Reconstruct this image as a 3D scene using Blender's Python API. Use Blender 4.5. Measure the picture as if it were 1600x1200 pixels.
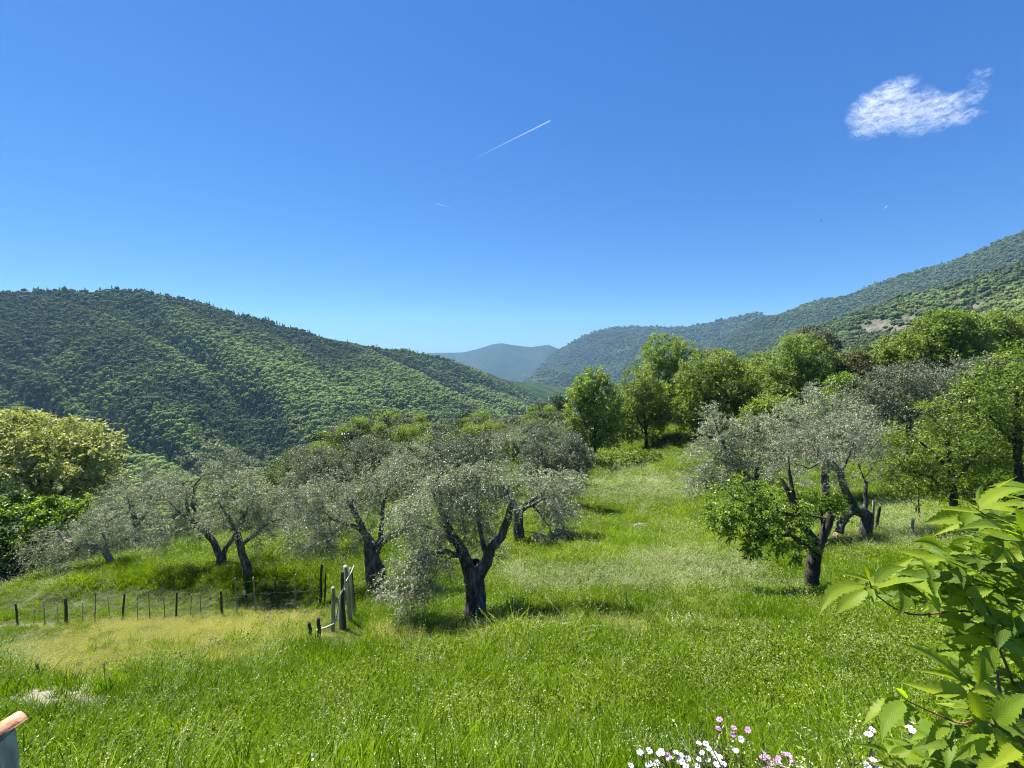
import bpy, math, random
import numpy as np
from mathutils import Vector
R = math.radians
for o in list(bpy.data.objects): bpy.data.objects.remove(o)
SC = bpy.context.scene
COL = SC.collection
rng = np.random.default_rng(7)
random.seed(7)

# ------------------------------------------------------------------ camera
FPX = 667.0                       # focal length in pixels of the 1600 px wide photograph
TILT = R(4.9)
cd = bpy.data.cameras.new("camera"); cam = bpy.data.objects.new("camera", cd); COL.objects.link(cam)
cd.sensor_width = 36; cd.lens = FPX / 1600 * 36; cd.clip_start = 0.05; cd.clip_end = 60000
cam.location = (0, 0, 0); cam.rotation_euler = (R(90) - TILT, 0, 0)
SC.camera = cam

HAZE = 0.52e-4
# ------------------------------------------------------------------ sky, sun, exposure
SUN_EL, SUN_AZ = R(57), R(-46)    # azimuth from +Y towards +X
w = bpy.data.worlds.new("World"); SC.world = w; w.use_nodes = True
nt = w.node_tree; nt.nodes.clear()
sky = nt.nodes.new("ShaderNodeTexSky"); sky.sky_type = 'NISHITA'; sky.sun_disc = False
sky.sun_elevation = SUN_EL; sky.sun_rotation = SUN_AZ
sky.altitude = 600; sky.air_density = 1.0; sky.dust_density = 0.05; sky.ozone_density = 4.0
# deepen the clear spring sky: a response curve per colour channel
sep = nt.nodes.new("ShaderNodeSeparateColor"); com = nt.nodes.new("ShaderNodeCombineColor"); nt.links.new(sky.outputs[0], sep.inputs[0])
for ch, (g_, k_) in enumerate([(1.0, .285), (.80, .80), (.547, 2.14)]):
    pw = nt.nodes.new("ShaderNodeMath"); pw.operation = 'POWER'; pw.inputs[1].default_value = g_; ml = nt.nodes.new("ShaderNodeMath"); ml.operation = 'MULTIPLY'; ml.inputs[1].default_value = k_
    nt.links.new(sep.outputs[ch], pw.inputs[0]); nt.links.new(pw.outputs[0], ml.inputs[0]); nt.links.new(ml.outputs[0], com.inputs[ch])
bg = nt.nodes.new("ShaderNodeBackground"); bg.inputs[1].default_value = 0.05
wo = nt.nodes.new("ShaderNodeOutputWorld")
nt.links.new(com.outputs[0], bg.inputs[0]); nt.links.new(bg.outputs[0], wo.inputs[0])
sl = bpy.data.lights.new("sun", 'SUN'); sun = bpy.data.objects.new("sun", sl); COL.objects.link(sun)
sl.energy = 5.0; sl.angle = R(0.5); sl.color = (1.0, 0.96, 0.88)
sdir = Vector((math.sin(SUN_AZ) * math.cos(SUN_EL), math.cos(SUN_AZ) * math.cos(SUN_EL), math.sin(SUN_EL)))
sun.rotation_euler = sdir.to_track_quat('Z', 'Y').to_euler(); sun.location = sdir * 50
SC.view_settings.view_transform = 'Standard'; SC.view_settings.look = 'None'
SC.view_settings.exposure = 1.53; SC.view_settings.gamma = 1
cy = SC.cycles
cy.max_bounces = 5; cy.diffuse_bounces = 3; cy.glossy_bounces = 1; cy.transmission_bounces = 4; cy.transparent_max_bounces = 8
cy.volume_bounces = 1; cy.use_denoising = True; cy.caustics_reflective = False; cy.caustics_refractive = False
cy.volume_step_rate = 1.0; cy.volume_max_steps = 96
try: cy.denoiser = 'OPENIMAGEDENOISE'; cy.denoising_input_passes = 'RGB_ALBEDO_NORMAL'; cy.denoising_prefilter = 'NONE'; cy.filter_width = 1.1
except Exception: pass

# ------------------------------------------------------------------ helpers
ct, st_ = math.cos(TILT), math.sin(TILT)
def W3(px, py, D):
    """world point seen at photo pixel (px,py) at forward distance D (metres)"""
    cx = (np.asarray(px, float) - 800) / FPX; cz = -(np.asarray(py, float) - 600) / FPX
    yy = ct + cz * st_; zz = -st_ + cz * ct
    k = D / yy
    return np.stack(np.broadcast_arrays(cx * k, yy * k, zz * k), -1)
def to_px(P):
    P = np.asarray(P, float)
    f = P[..., 1] * ct - P[..., 2] * st_; u = P[..., 1] * st_ + P[..., 2] * ct
    f = np.where(np.abs(f) < 1e-3, 1e-3, f)
    return 800 + FPX * P[..., 0] / f, 600 - FPX * u / f, f

def _h(i, j, k, s):
    n = (i * 374761393 + j * 668265263 + k * 2147483647 + s * 974634777) & 0x7fffffff
    n = ((n ^ (n >> 13)) * 1274126177) & 0x7fffffff
    return ((n ^ (n >> 16)) & 0xffff) / 65535.0
def vnoise(x, y, z=0.0, s=0):
    x, y, z = np.broadcast_arrays(np.asarray(x, float), np.asarray(y, float), np.asarray(z, float))
    i, j, k = np.floor(x).astype(np.int64), np.floor(y).astype(np.int64), np.floor(z).astype(np.int64)
    a, b, c = x - i, y - j, z - k
    a = a * a * (3 - 2 * a); b = b * b * (3 - 2 * b); c = c * c * (3 - 2 * c)
    r = 0
    for di in (0, 1):
        for dj in (0, 1):
            for dk in (0, 1):
                r = r + _h(i + di, j + dj, k + dk, s) * (a if di else 1 - a) * (b if dj else 1 - b) * (c if dk else 1 - c)
    return r
def fbm(x, y, z=0.0, oct=4, s=0):
    r = 0; a = 0.5; f = 1.0
    for o in range(oct):
        r = r + a * (vnoise(np.asarray(x) * f, np.asarray(y) * f, np.asarray(z) * f, s + o) - 0.5); a *= 0.5; f *= 2.03
    return r
def sstep(a, b, x):
    t = np.clip((np.asarray(x, float) - a) / (b - a), 0, 1); return t * t * (3 - 2 * t)
def nrm(v):
    return v / np.maximum(np.linalg.norm(v, axis=-1, keepdims=True), 1e-9)

def mesh_np(name, V, faces, mats, attrs=None, smooth=False, midx=None, uv=None):
    """faces: list of int arrays (n,3) / (n,4)"""
    me = bpy.data.meshes.new(name)
    V = np.asarray(V, np.float32); faces = [np.asarray(f, np.int32) for f in faces if len(f)]
    loops = np.concatenate([f.ravel() for f in faces]); tot = np.concatenate([np.full(len(f), f.shape[1], np.int32) for f in faces])
    start = np.concatenate([[0], np.cumsum(tot)[:-1]]).astype(np.int32)
    me.vertices.add(len(V)); me.vertices.foreach_set("co", V.ravel())
    me.loops.add(len(loops)); me.loops.foreach_set("vertex_index", loops)
    me.polygons.add(len(tot)); me.polygons.foreach_set("loop_start", start); me.polygons.foreach_set("loop_total", tot)
    if smooth: me.polygons.foreach_set("use_smooth", np.ones(len(tot), bool))
    for m in (mats if isinstance(mats, (list, tuple)) else [mats]): me.materials.append(m)
    if midx is not None: me.polygons.foreach_set("material_index", np.asarray(midx, np.int32))
    if uv is not None:
        l = me.uv_layers.new(name="UVMap"); l.data.foreach_set("uv", np.asarray(uv, np.float32)[loops].ravel())
    for k, (dom, arr) in (attrs or {}).items():
        a = me.attributes.new(k, 'FLOAT', dom); a.data.foreach_set("value", np.asarray(arr, np.float32))
    me.update(calc_edges=True); me.validate()
    return me
def link(name, me, parent=None, loc=None):
    o = bpy.data.objects.new(name, me); COL.objects.link(o)
    if parent is not None: o.parent = parent
    if loc is not None: o.location = loc
    return o
def tag(o, label=None, cat=None, group=None, kind=None):
    if label: o["label"] = label
    if cat: o["category"] = cat
    if group: o["group"] = group
    if kind: o["kind"] = kind
    return o
def thing(name, label, cat, loc, group=None):
    o = bpy.data.objects.new(name, None); COL.objects.link(o); o.location = loc; o.empty_display_size = 0.3
    return tag(o, label, cat, group)

# ------------------------------------------------------------------ materials
def new_mat(name):
    m = bpy.data.materials.new(name); m.use_nodes = True; n = m.node_tree; n.nodes.clear(); return m, n, n.nodes, n.links
def nd(ns, t, **kw):
    x = ns.new(t)
    for k, v in kw.items():
        if k == 'ins':
            for a, b in v.items(): x.inputs[a].default_value = b
        else: setattr(x, k, v)
    return x
def ramp(ns, ls, src, stops):
    r = ns.new("ShaderNodeValToRGB"); e = r.color_ramp.elements
    while len(e) < len(stops): e.new(0.5)
    for el, (p, c) in zip(e, stops): el.position = p; el.color = (*c, 1)
    ls.new(src, r.inputs[0]); return r.outputs[0]
def mixc(ns, ls, fac, a, b, mode='MIX'):
    m = ns.new("ShaderNodeMix"); m.data_type = 'RGBA'; m.blend_type = mode
    for s, v in ((0, fac), (6, a), (7, b)):
        if isinstance(v, (int, float)): m.inputs[s].default_value = v
        elif isinstance(v, tuple): m.inputs[s].default_value = (*v, 1)
        else: ls.new(v, m.inputs[s])
    return m.outputs[2]
def leaf_mat(name, stops, back=None, trans=0.35, tcol=(1.3, 1.5, 0.5), rough=0.5, spec=0.3, attr='var', inst=False, noise=0.0, nscale=0.2, ncol=None):
    """leaf surface: colour by a per-leaf value, paler underside, light shining through"""
    m, n, ns, ls = new_mat(name)
    at = nd(ns, "ShaderNodeAttribute", attribute_name=attr, attribute_type='INSTANCER' if inst else 'GEOMETRY')
    src = at.outputs['Fac']
    if inst:
        oi = nd(ns, "ShaderNodeAttribute", attribute_name='var', attribute_type='GEOMETRY')
        ad = nd(ns, "ShaderNodeMath", operation='MULTIPLY_ADD', ins={1: 0.55}); ls.new(oi.outputs['Fac'], ad.inputs[0])
        sb = nd(ns, "ShaderNodeMath", operation='MULTIPLY', ins={1: 0.5}); ls.new(src, sb.inputs[0]); ls.new(sb.outputs[0], ad.inputs[2]); src = ad.outputs[0]
    c = ramp(ns, ls, src, stops)
    if noise:
        geo = nd(ns, "ShaderNodeNewGeometry"); nz = nd(ns, "ShaderNodeTexNoise", ins={'Scale': nscale, 'Detail': 2.0}); ls.new(geo.outputs['Position'], nz.inputs['Vector'])
        rr = ramp(ns, ls, nz.outputs['Fac'], [(0.4, (0, 0, 0)), (0.62, (noise,) * 3)])
        c = mixc(ns, ls, rr, c, ncol)
    if back:
        g = nd(ns, "ShaderNodeNewGeometry"); cf = mixc(ns, ls, g.outputs['Backfacing'], c, back)
    else: cf = c
    p = nd(ns, "ShaderNodeBsdfPrincipled", ins={'Roughness': rough, 'Specular IOR Level': spec}); ls.new(cf, p.inputs['Base Color'])
    out = nd(ns, "ShaderNodeOutputMaterial")
    if trans > 0:
        t = nd(ns, "ShaderNodeBsdfTranslucent"); tc = mixc(ns, ls, 1.0, c, tcol, 'MULTIPLY'); ls.new(tc, t.inputs[0])
        mx = nd(ns, "ShaderNodeMixShader", ins={0: trans}); ls.new(p.outputs[0], mx.inputs[1]); ls.new(t.outputs[0], mx.inputs[2]); ls.new(mx.outputs[0], out.inputs[0])
    else: ls.new(p.outputs[0], out.inputs[0])
    return m
def rough_mat(name, stops, scale=3.0, detail=8.0, bump=0.4, rough=0.9, stretch=(1, 1, 1), dist=0.02, obj=True):
    m, n, ns, ls = new_mat(name)
    tc = nd(ns, "ShaderNodeTexCoord"); mp = nd(ns, "ShaderNodeMapping"); mp.inputs['Scale'].default_value = stretch
    ls.new(tc.outputs['Object'], mp.inputs[0])
    nz = nd(ns, "ShaderNodeTexNoise", ins={'Scale': scale, 'Detail': detail, 'Roughness': 0.65}); ls.new(mp.outputs[0], nz.inputs['Vector'])
    c = ramp(ns, ls, nz.outputs['Fac'], stops)
    b = nd(ns, "ShaderNodeBump", ins={'Strength': bump, 'Distance': dist}); ls.new(nz.outputs['Fac'], b.inputs['Height'])
    p = nd(ns, "ShaderNodeBsdfPrincipled", ins={'Roughness': rough, 'Specular IOR Level': 0.2}); ls.new(c, p.inputs['Base Color']); ls.new(b.outputs[0], p.inputs['Normal'])
    o = nd(ns, "ShaderNodeOutputMaterial"); ls.new(p.outputs[0], o.inputs[0]); return m

M = {}
M['olive'] = leaf_mat("olive_leaf", [(0, (.12, .135, .07)), (.5, (.25, .27, .165)), (1, (.44, .45, .32))], back=(.36, .38, .29), trans=.18, tcol=(1.2, 1.4, .6), rough=.5, spec=.3)
M['olive_dark'] = leaf_mat("dense_olive_leaf", [(0, (.065, .075, .045)), (.5, (.13, .145, .09)), (1, (.25, .27, .18))], back=(.28, .3, .23), trans=.12, tcol=(1.1, 1.3, .5), rough=.45, spec=.4)
M['bright'] = leaf_mat("bright_leaf", [(0, (.075, .13, .02)), (.5, (.15, .235, .034)), (1, (.31, .39, .08))], trans=.4, tcol=(1.35, 1.45, .4), rough=.4)
M['mid'] = leaf_mat("chestnut_leaf", [(0, (.075, .12, .024)), (.5, (.18, .255, .05)), (1, (.37, .45, .12))], trans=.36, tcol=(1.3, 1.4, .5), rough=.45)
M['oak'] = leaf_mat("oak_leaf", [(0, (.08, .125, .026)), (.5, (.185, .25, .05)), (1, (.34, .41, .1))], trans=.35, tcol=(1.4, 1.4, .35), rough=.5)
M['pale'] = leaf_mat("blossoming_leaf", [(0, (.18, .22, .07)), (.5, (.37, .4, .15)), (1, (.56, .56, .3))], trans=.3, tcol=(1.3, 1.3, .4), rough=.5)
M['dark'] = leaf_mat("evergreen_shade_leaf", [(0, (.02, .04, .014)), (.5, (.035, .065, .02)), (1, (.065, .1, .03))], trans=.15, rough=.4, spec=.4)  # real evergreens, and shade painted onto brambles and one chestnut
M['brownish'] = leaf_mat("budding_leaf", [(0, (.07, .07, .03)), (.5, (.11, .105, .045)), (1, (.16, .16, .06))], trans=.2, rough=.5)
M['scrub'] = leaf_mat("scrub_leaf", [(0, (.065, .09, .03)), (.5, (.125, .16, .055)), (1, (.23, .26, .11))], trans=.2, rough=.5)
M['greyscrub'] = leaf_mat("grey_scrub_leaf", [(0, (.08, .088, .062)), (.5, (.15, .162, .11)), (1, (.27, .28, .2))], trans=.15, rough=.5)
M['olive_bark'] = rough_mat("olive_bark", [(.25, (.014, .013, .011)), (.48, (.08, .072, .062)), (.66, (.22, .21, .185)), (.85, (.4, .385, .34))], scale=9, bump=1, stretch=(1, 1, .3), dist=.03)
M['bark'] = rough_mat("bark", [(.3, (.02, .017, .013)), (.55, (.07, .058, .045)), (.8, (.16, .14, .11))], scale=8, bump=.9, stretch=(1, 1, .25), dist=.03)
M['twig'] = rough_mat("pale_twig", [(.3, (.12, .11, .09)), (.7, (.32, .31, .27))], scale=20, bump=.2)
M['post'] = rough_mat("weathered_wood", [(.25, (.08, .075, .06)), (.5, (.27, .25, .2)), (.8, (.5, .47, .4))], scale=14, bump=.6, stretch=(1, 1, .12), dist=.01)
M['post_dark'] = rough_mat("old_dark_wood", [(.25, (.02, .018, .015)), (.5, (.06, .052, .042)), (.8, (.15, .135, .11))], scale=14, bump=.6, stretch=(1, 1, .12), dist=.01)
M['wire'] = rough_mat("fence_wire", [(.3, (.12, .12, .11)), (.7, (.28, .28, .26))], scale=20, bump=.1, rough=.5)
M['stone'] = rough_mat("field_stone", [(.25, (.16, .15, .13)), (.5, (.32, .31, .28)), (.8, (.5, .48, .43))], scale=3, bump=.6)
M['cutwood'] = rough_mat("sawn_wood", [(.3, (.3, .2, .1)), (.7, (.5, .37, .22))], scale=12, bump=.2)

# ------------------------------------------------------------------ terrain height
CT = [(0,1195,4.4),(400,1195,4.5),(800,1195,4.5),(1200,1195,4.5),(1600,1195,4.3),
 (0,1095,6.0),(400,1095,6.4),(800,1095,6.4),(1200,1080,6.6),(1600,1060,6.4),
 (0,1065,7.4),(200,1050,8.2),(420,1010,9.3),(800,988,10),(1200,950,11),(1500,915,11),
 (0,990,13),(200,985,12.6),(400,975,12.8),(100,972,15),(300,956,15.6),(480,948,16),
 (0,925,19),(100,893,21.5),(200,865,24),(590,914,16.5),(745,974,12),(850,930,13.5),(1000,930,13.2),(1270,927,13),
 (900,880,17),(1100,880,17),(812,852,22.5),(1000,823,25),(1120,800,27),(650,845,22.5),(450,852,22),(387,905,18.2),(343,887,20),
 (735,772,34),(930,790,31),(950,738,44),(1040,674,66),(1060,722,47),(1200,790,29),(1365,832,20),(1320,838,20),(1500,812,22),(1600,775,26),
 (930,710,60),(1005,698,66),(1120,682,62),(880,662,118),(760,668,132),(760,676,100),(700,680,112),(820,670,105),(760,671,160),(840,664,150),(640,692,128),(540,712,100),(440,752,78)]
KP = [W3(a, b, d) for a, b, d in CT] + [np.array(q, float) for q in [
 (-40,34,-22),(-22,45,-19),(-14,60,-19),(-60,60,-38),(-100,30,-48),(-40,20,-18),(-60,0,-24),(-60,140,-70),(-20,250,-95),(60,250,-62),
 (60,70,-9.5),(45,45,-9.5),(85,110,-8),(150,100,-6),(230,200,-12),(60,150,-13),(0,430,-170),(-300,200,-170),(-300,-20,-130),(400,430,-60),(120,40,-5),(400,0,0),(140,200,-22),(400,200,-15),
 (-15,5,-7),(14,5,-4.4),(0,1.5,-2.5),(2,2.8,-3.25),(-2,2.8,-3.3),(5,2.6,-3.2),(-5,2.6,-3.7),(0,-5,-1.8),(15,-10,-1),(-15,-10,-4),(200,-20,-2),(40,10,-4.5),(25,20,-8.0)]]
KP = np.array(KP)
def warp(x, y): return np.stack([np.arcsinh(np.asarray(x, float) / 9), np.arcsinh(np.asarray(y, float) / 9)], -1)
_A = warp(KP[:, 0], KP[:, 1]); _n = len(KP)
def _phi(r2): return 0.5 * r2 * np.log(r2 + 1e-9)
_K = _phi(((_A[:, None] - _A[None]) ** 2).sum(-1)) + np.eye(_n) * 2e-4
_Pm = np.concatenate([np.ones((_n, 1)), _A], 1)
_S = np.block([[_K, _Pm], [_Pm.T, np.zeros((3, 3))]])
_w = np.linalg.solve(_S, np.concatenate([KP[:, 2], np.zeros(3)]))
def ground0(x, y):
    x, y = np.broadcast_arrays(np.asarray(x, float), np.asarray(y, float)); sh = x.shape
    a = warp(x.ravel(), y.ravel()); z = np.zeros(len(a))
    for i in range(0, len(a), 40000):
        q = a[i:i + 40000]
        z[i:i + 40000] = _phi(((q[:, None] - _A[None]) ** 2).sum(-1)) @ _w[:_n] + _w[_n] + q @ _w[_n + 1:]
    return z.reshape(sh)
def ground(x, y):
    x = np.asarray(x, float); y = np.asarray(y, float)
    z = ground0(np.clip(x, -400, 400), np.clip(y, -30, 440))
    r = np.hypot(x, y)
    z = z + fbm(x * .22, y * .22, s=3) * .5 * sstep(6, 20, r) + fbm(x * 1.1, y * 1.1, s=9) * .16
    yy = y + fbm(x * .25, 0 * y, s=70) * 3; bank = lambda c, h, w_, l_: -h * sstep(c, c + w_, yy) + h * sstep(c + w_, c + w_ + l_, yy)
    z = z + (bank(12.9, .32, .7, 3.5) + bank(27, .45, 1.2, 7) + bank(37, .5, 1.4, 8) + bank(50, .6, 2, 9)) * sstep(-1, 1.5, x) + bank(15.6, .3, .6, 3) * sstep(0, 2, -x)
    far = np.maximum(sstep(300, 440, y), sstep(280, 400, np.abs(x)))
    return z * (1 - far) + far * (-235 - 300 * sstep(500, 2600, y))

gx = np.sinh(np.linspace(-1, 1, 361) * math.asinh(420 / 7)) * 7
gy = np.sinh(np.linspace(-math.asinh(30 / 7), math.asinh(440 / 7), 331)) * 7
gx = np.concatenate([[-8700, -4000, -1200], gx, [1200, 4000, 8700]]); gy = np.concatenate([[-2000, -300], gy, [700, 1000, 1500, 2000, 2600, 5000, 9300]])
GX, GY = np.meshgrid(gx, gy)
GZ = ground(GX, GY)
def grid_faces(nu, nv):
    i = np.arange(nu - 1)[None, :] + np.arange(nv - 1)[:, None] * nu
    i = i.ravel(); return np.stack([i, i + 1, i + nu + 1, i + nu], -1)
mg, n_, ns, ls = new_mat("meadow_soil")
geo = nd(ns, "ShaderNodeNewGeometry")
n1 = nd(ns, "ShaderNodeTexNoise", ins={'Scale': .5, 'Detail': 6.0}); n2 = nd(ns, "ShaderNodeTexNoise", ins={'Scale': 9.0, 'Detail': 8.0, 'Roughness': .7})
for q in (n1, n2): ls.new(geo.outputs['Position'], q.inputs['Vector'])
ca = ramp(ns, ls, n1.outputs['Fac'], [(.35, (.025, .036, .01)), (.6, (.04, .055, .012))])
cb = ramp(ns, ls, n2.outputs['Fac'], [(.3, (.05, .045, .025)), (.55, (.045, .055, .02)), (.75, (.09, .085, .045))])
cc = mixc(ns, ls, .5, ca, cb)
bare = nd(ns, "ShaderNodeAttribute", attribute_name='bare'); cc = mixc(ns, ls, bare.outputs['Fac'], cc, (.27, .25, .18))
dk = nd(ns, "ShaderNodeAttribute", attribute_name='litter'); cc = mixc(ns, ls, dk.outputs['Fac'], cc, (.045, .04, .025))  # brown litter tone, also used to paint shaded ground
fa = nd(ns, "ShaderNodeAttribute", attribute_name='wooded'); cc = mixc(ns, ls, fa.outputs['Fac'], cc, (.016, .026, .012))
bp = nd(ns, "ShaderNodeBump", ins={'Strength': .7, 'Distance': .05}); ls.new(n2.outputs['Fac'], bp.inputs['Height'])
pb = nd(ns, "ShaderNodeBsdfPrincipled", ins={'Roughness': .95, 'Specular IOR Level': .1}); ls.new(cc, pb.inputs['Base Color']); ls.new(bp.outputs[0], pb.inputs['Normal'])
oo = nd(ns, "ShaderNodeOutputMaterial"); ls.new(pb.outputs[0], oo.inputs[0])
def blobmask(px, py, L):
    """soft regions given as (px,py,rx,ry[,strength])"""
    r = np.zeros(np.shape(px))
    for q in L:
        cx, cy_, rx, ry = q[:4]; s = q[4] if len(q) > 4 else 1
        r = np.maximum(r, s * (1 - sstep(.55, 1.15, np.hypot((px - cx) / rx, (py - cy_) / ry))))
    return r
BARE = [(60,1082,130,22,.95),(160,1070,60,18,.95),(800,958,26,9,.5),(35,978,60,5,.6)]
LITTER_SHADE = [(60,890,150,40,1),(1320,836,50,12,.8),(930,705,60,12),(1005,690,60,14),(1110,680,70,16),(745,975,40,14,.8),(590,914,30,10,.6),(1272,930,30,10,.5)]  # litter at tree feet; first patch paints the left drop's shade
gpx, gpy, gf = to_px(np.stack([GX, GY, GZ], -1)); front = gf > .5
bare_ = np.where(front, blobmask(gpx, gpy, BARE), 0); lit_ = np.where(front, blobmask(gpx, gpy, LITTER_SHADE), 0)
me = mesh_np("ground", np.stack([GX, GY, GZ], -1).reshape(-1, 3), [grid_faces(len(gx), len(gy))], mg, {'bare': ('POINT', bare_.ravel()), 'litter': ('POINT', lit_.ravel()), 'wooded': ('POINT', np.maximum(sstep(120, 260, GY), sstep(45, 110, np.abs(GX) - GY * .2)).ravel())}, smooth=True)
tag(link("ground", me), kind="structure")
GR = lambda x, y: float(ground(x, y))

def rock_at(P, rocks):
    a, b, f = to_px(P); n = fbm(P[..., 0] / 16, P[..., 1] / 16, P[..., 2] / 10, oct=3, s=55)
    return np.clip(blobmask(a, b, rocks) * 1.25 + n * 1.5 - .35, 0, 1) * (blobmask(a, b, rocks) > .05)
ROCKS4 = [(1385,512,60,15,1),(1350,522,36,10,.9),(1420,500,30,9,.8),(1531,477,15,7,1.1),(1490,470,30,6,.6),(1300,540,26,8,.6),(1440,482,24,6,.6),(1582,452,20,5,.5)]
ROCKS1 = [(70,530,30,7,.8),(102,545,14,5,.8),(62,556,16,4,.7),(470,652,14,8,.9)]
ROCKS2 = [(1195,534,12,5,1.1),(1165,560,22,6,.7),(1120,520,16,4,.6),(735,562,8,3,.6)]
# ------------------------------------------------------------------ mountains (lofted between a foot line and a ridge line)
def hill(name, ridge, foot, mat, nu=240, nv=70, gully=40, gs=260, sharp=1.0, seed=1, back=0.35, rough=6, rn=1.0, diag=.6, rocks=()):
    r = np.array(ridge, float); f = np.array(foot, float)
    px = np.linspace(r[0, 0], r[-1, 0], nu)
    Rg = W3(px, np.interp(px, r[:, 0], r[:, 1]), np.interp(px, r[:, 0], r[:, 2]))
    pf = np.linspace(f[0, 0], f[-1, 0], nu)
    Ft = W3(pf, np.interp(pf, f[:, 0], f[:, 1]), np.interp(pf, f[:, 0], f[:, 2]))
    Rg = Rg + 0; sc = np.median(Rg[:, 1]) / FPX
    Rg[:, 2] += fbm(px * .02, 0 * px, s=seed) * 10 * sc * rn + fbm(px * .11, 0 * px, s=seed + 3) * 2.5 * sc * rn
    v = np.linspace(0, 1, nv)[:, None]
    X = Ft[None, :, :] * (1 - v[..., None]) + Rg[None] * v[..., None]
    prof = v - .10 * np.sin(np.pi * v) ** 1
    X[..., 2] = Ft[None, :, 2] * (1 - prof) + Rg[None, :, 2] * prof
    L = np.cumsum(np.r_[0, np.linalg.norm(np.diff(Rg[:, :2], axis=0), axis=1)])[None, :] + 0 * v
    W_ = np.linalg.norm((Rg - Ft)[:, :2], axis=1)[None, :] * v
    q = np.abs(fbm((L + diag * W_) / gs, W_ / gs * .45, oct=4, s=seed + 11)) * 2
    g = np.clip(1 - q / .38, 0, 1) ** 1.4
    X[..., 2] -= (g * gully - gully * .1) * np.sin(np.pi * np.clip(v * .93 + .02, 0, 1)) ** .8
    X[..., 2] += fbm(X[..., 0] / gs * 4, X[..., 1] / gs * 4, oct=4, s=seed + 5) * rough * np.sin(np.pi * v)
    # the far side falls away again
    vb = np.linspace(0, 1, 14)[1:, None]
    d = nrm(np.stack([Rg[:, 0] - Ft[:, 0], Rg[:, 1] - Ft[:, 1]], -1)); wid = np.linalg.norm((Rg - Ft)[:, :2], axis=1)
    B = np.stack([Rg[None, :, 0] + d[None, :, 0] * vb * wid[None] * .8, Rg[None, :, 1] + d[None, :, 1] * vb * wid[None] * .8,
                  Rg[None, :, 2] - vb ** 1.2 * (Rg[None, :, 2] - Ft[None, :, 2]) * .9], -1)
    A = np.concatenate([X, B], 0)
    me = mesh_np(name, A.reshape(-1, 3), [grid_faces(nu, A.shape[0])], mat, smooth=True)
    if rocks:
        a_, b_, f_ = to_px(A); m_ = rock_at(A, rocks); at = me.attributes.new("rock", 'FLOAT', 'POINT'); at.data.foreach_set("value", m_.ravel().astype(np.float32))
    o = link(name, me); tag(o, kind="structure")
    return X, Rg
def hill_mat(name, stops, scale, patch, bump=1.0, bdist=8, pts=(.42, .6), fine=6.0, rock=None):
    m, n, ns, ls = new_mat(name)
    geo = nd(ns, "ShaderNodeNewGeometry")
    a = nd(ns, "ShaderNodeTexNoise", ins={'Scale': scale, 'Detail': 4.0, 'Roughness': .6}); b = nd(ns, "ShaderNodeTexVoronoi", ins={'Scale': scale * fine}); c = nd(ns, "ShaderNodeTexNoise", ins={'Scale': scale * fine * .6, 'Detail': 8.0, 'Roughness': .75})
    for q in (a, b, c): ls.new(geo.outputs['Position'], q.inputs['Vector'])
    c1 = ramp(ns, ls, c.outputs['Fac'], stops)
    pf = ramp(ns, ls, a.outputs['Fac'], [(pts[0], (0, 0, 0)), (pts[1], (1, 1, 1))])
    c2 = mixc(ns, ls, pf, c1, mixc(ns, ls, .65, c1, patch))
    ra = nd(ns, "ShaderNodeAttribute", attribute_name='rock'); rn_ = nd(ns, "ShaderNodeTexNoise", ins={'Scale': .12, 'Detail': 6.0}); ls.new(geo.outputs['Position'], rn_.inputs['Vector'])
    c2 = mixc(ns, ls, ra.outputs['Fac'], c2, ramp(ns, ls, rn_.outputs['Fac'], [(.35, (.1, .095, .07)), (.65, (.2, .18, .15))]))
    if rock:
        rk = nd(ns, "ShaderNodeTexNoise", ins={'Scale': rock[0], 'Detail': 6.0, 'Roughness': .6}); ls.new(geo.outputs['Position'], rk.inputs['Vector'])
        c2 = mixc(ns, ls, ramp(ns, ls, rk.outputs['Fac'], [(rock[1], (0, 0, 0)), (rock[1] + .03, (1, 1, 1))]), c2, rock[2])
    mx = nd(ns, "ShaderNodeMath", operation='MULTIPLY_ADD', ins={1: -.6}); ls.new(b.outputs['Distance'], mx.inputs[0]); ls.new(c.outputs['Fac'], mx.inputs[2])
    bp = nd(ns, "ShaderNodeBump", ins={'Strength': bump, 'Distance': bdist}); ls.new(mx.outputs[0], bp.inputs['Height'])
    p = nd(ns, "ShaderNodeBsdfPrincipled", ins={'Roughness': 1.0, 'Specular IOR Level': .0}); ls.new(c2, p.inputs['Base Color']); ls.new(bp.outputs[0], p.inputs['Normal'])
    o = nd(ns, "ShaderNodeOutputMaterial"); ls.new(p.outputs[0], o.inputs[0]); return m
HM1 = hill_mat("wooded_slope", [(.3, (.012, .025, .01)), (.55, (.03, .05, .018)), (.8, (.06, .085, .03))], .008, (.06, .1, .02), fine=18)
HM2 = hill_mat("distant_slope", [(.3, (.008, .014, .008)), (.5, (.016, .026, .012)), (.75, (.03, .042, .018))], .004, (.028, .042, .014), bdist=10, fine=14, rock=(.012, .7, (.2, .19, .17)))
HM3 = hill_mat("rocky_slope", [(.3, (.02, .03, .012)), (.5, (.04, .055, .02)), (.75, (.09, .1, .045))], .006, (.08, .11, .03), bdist=6, fine=16, rock=(.03, .66, (.36, .33, .27)))

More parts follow.
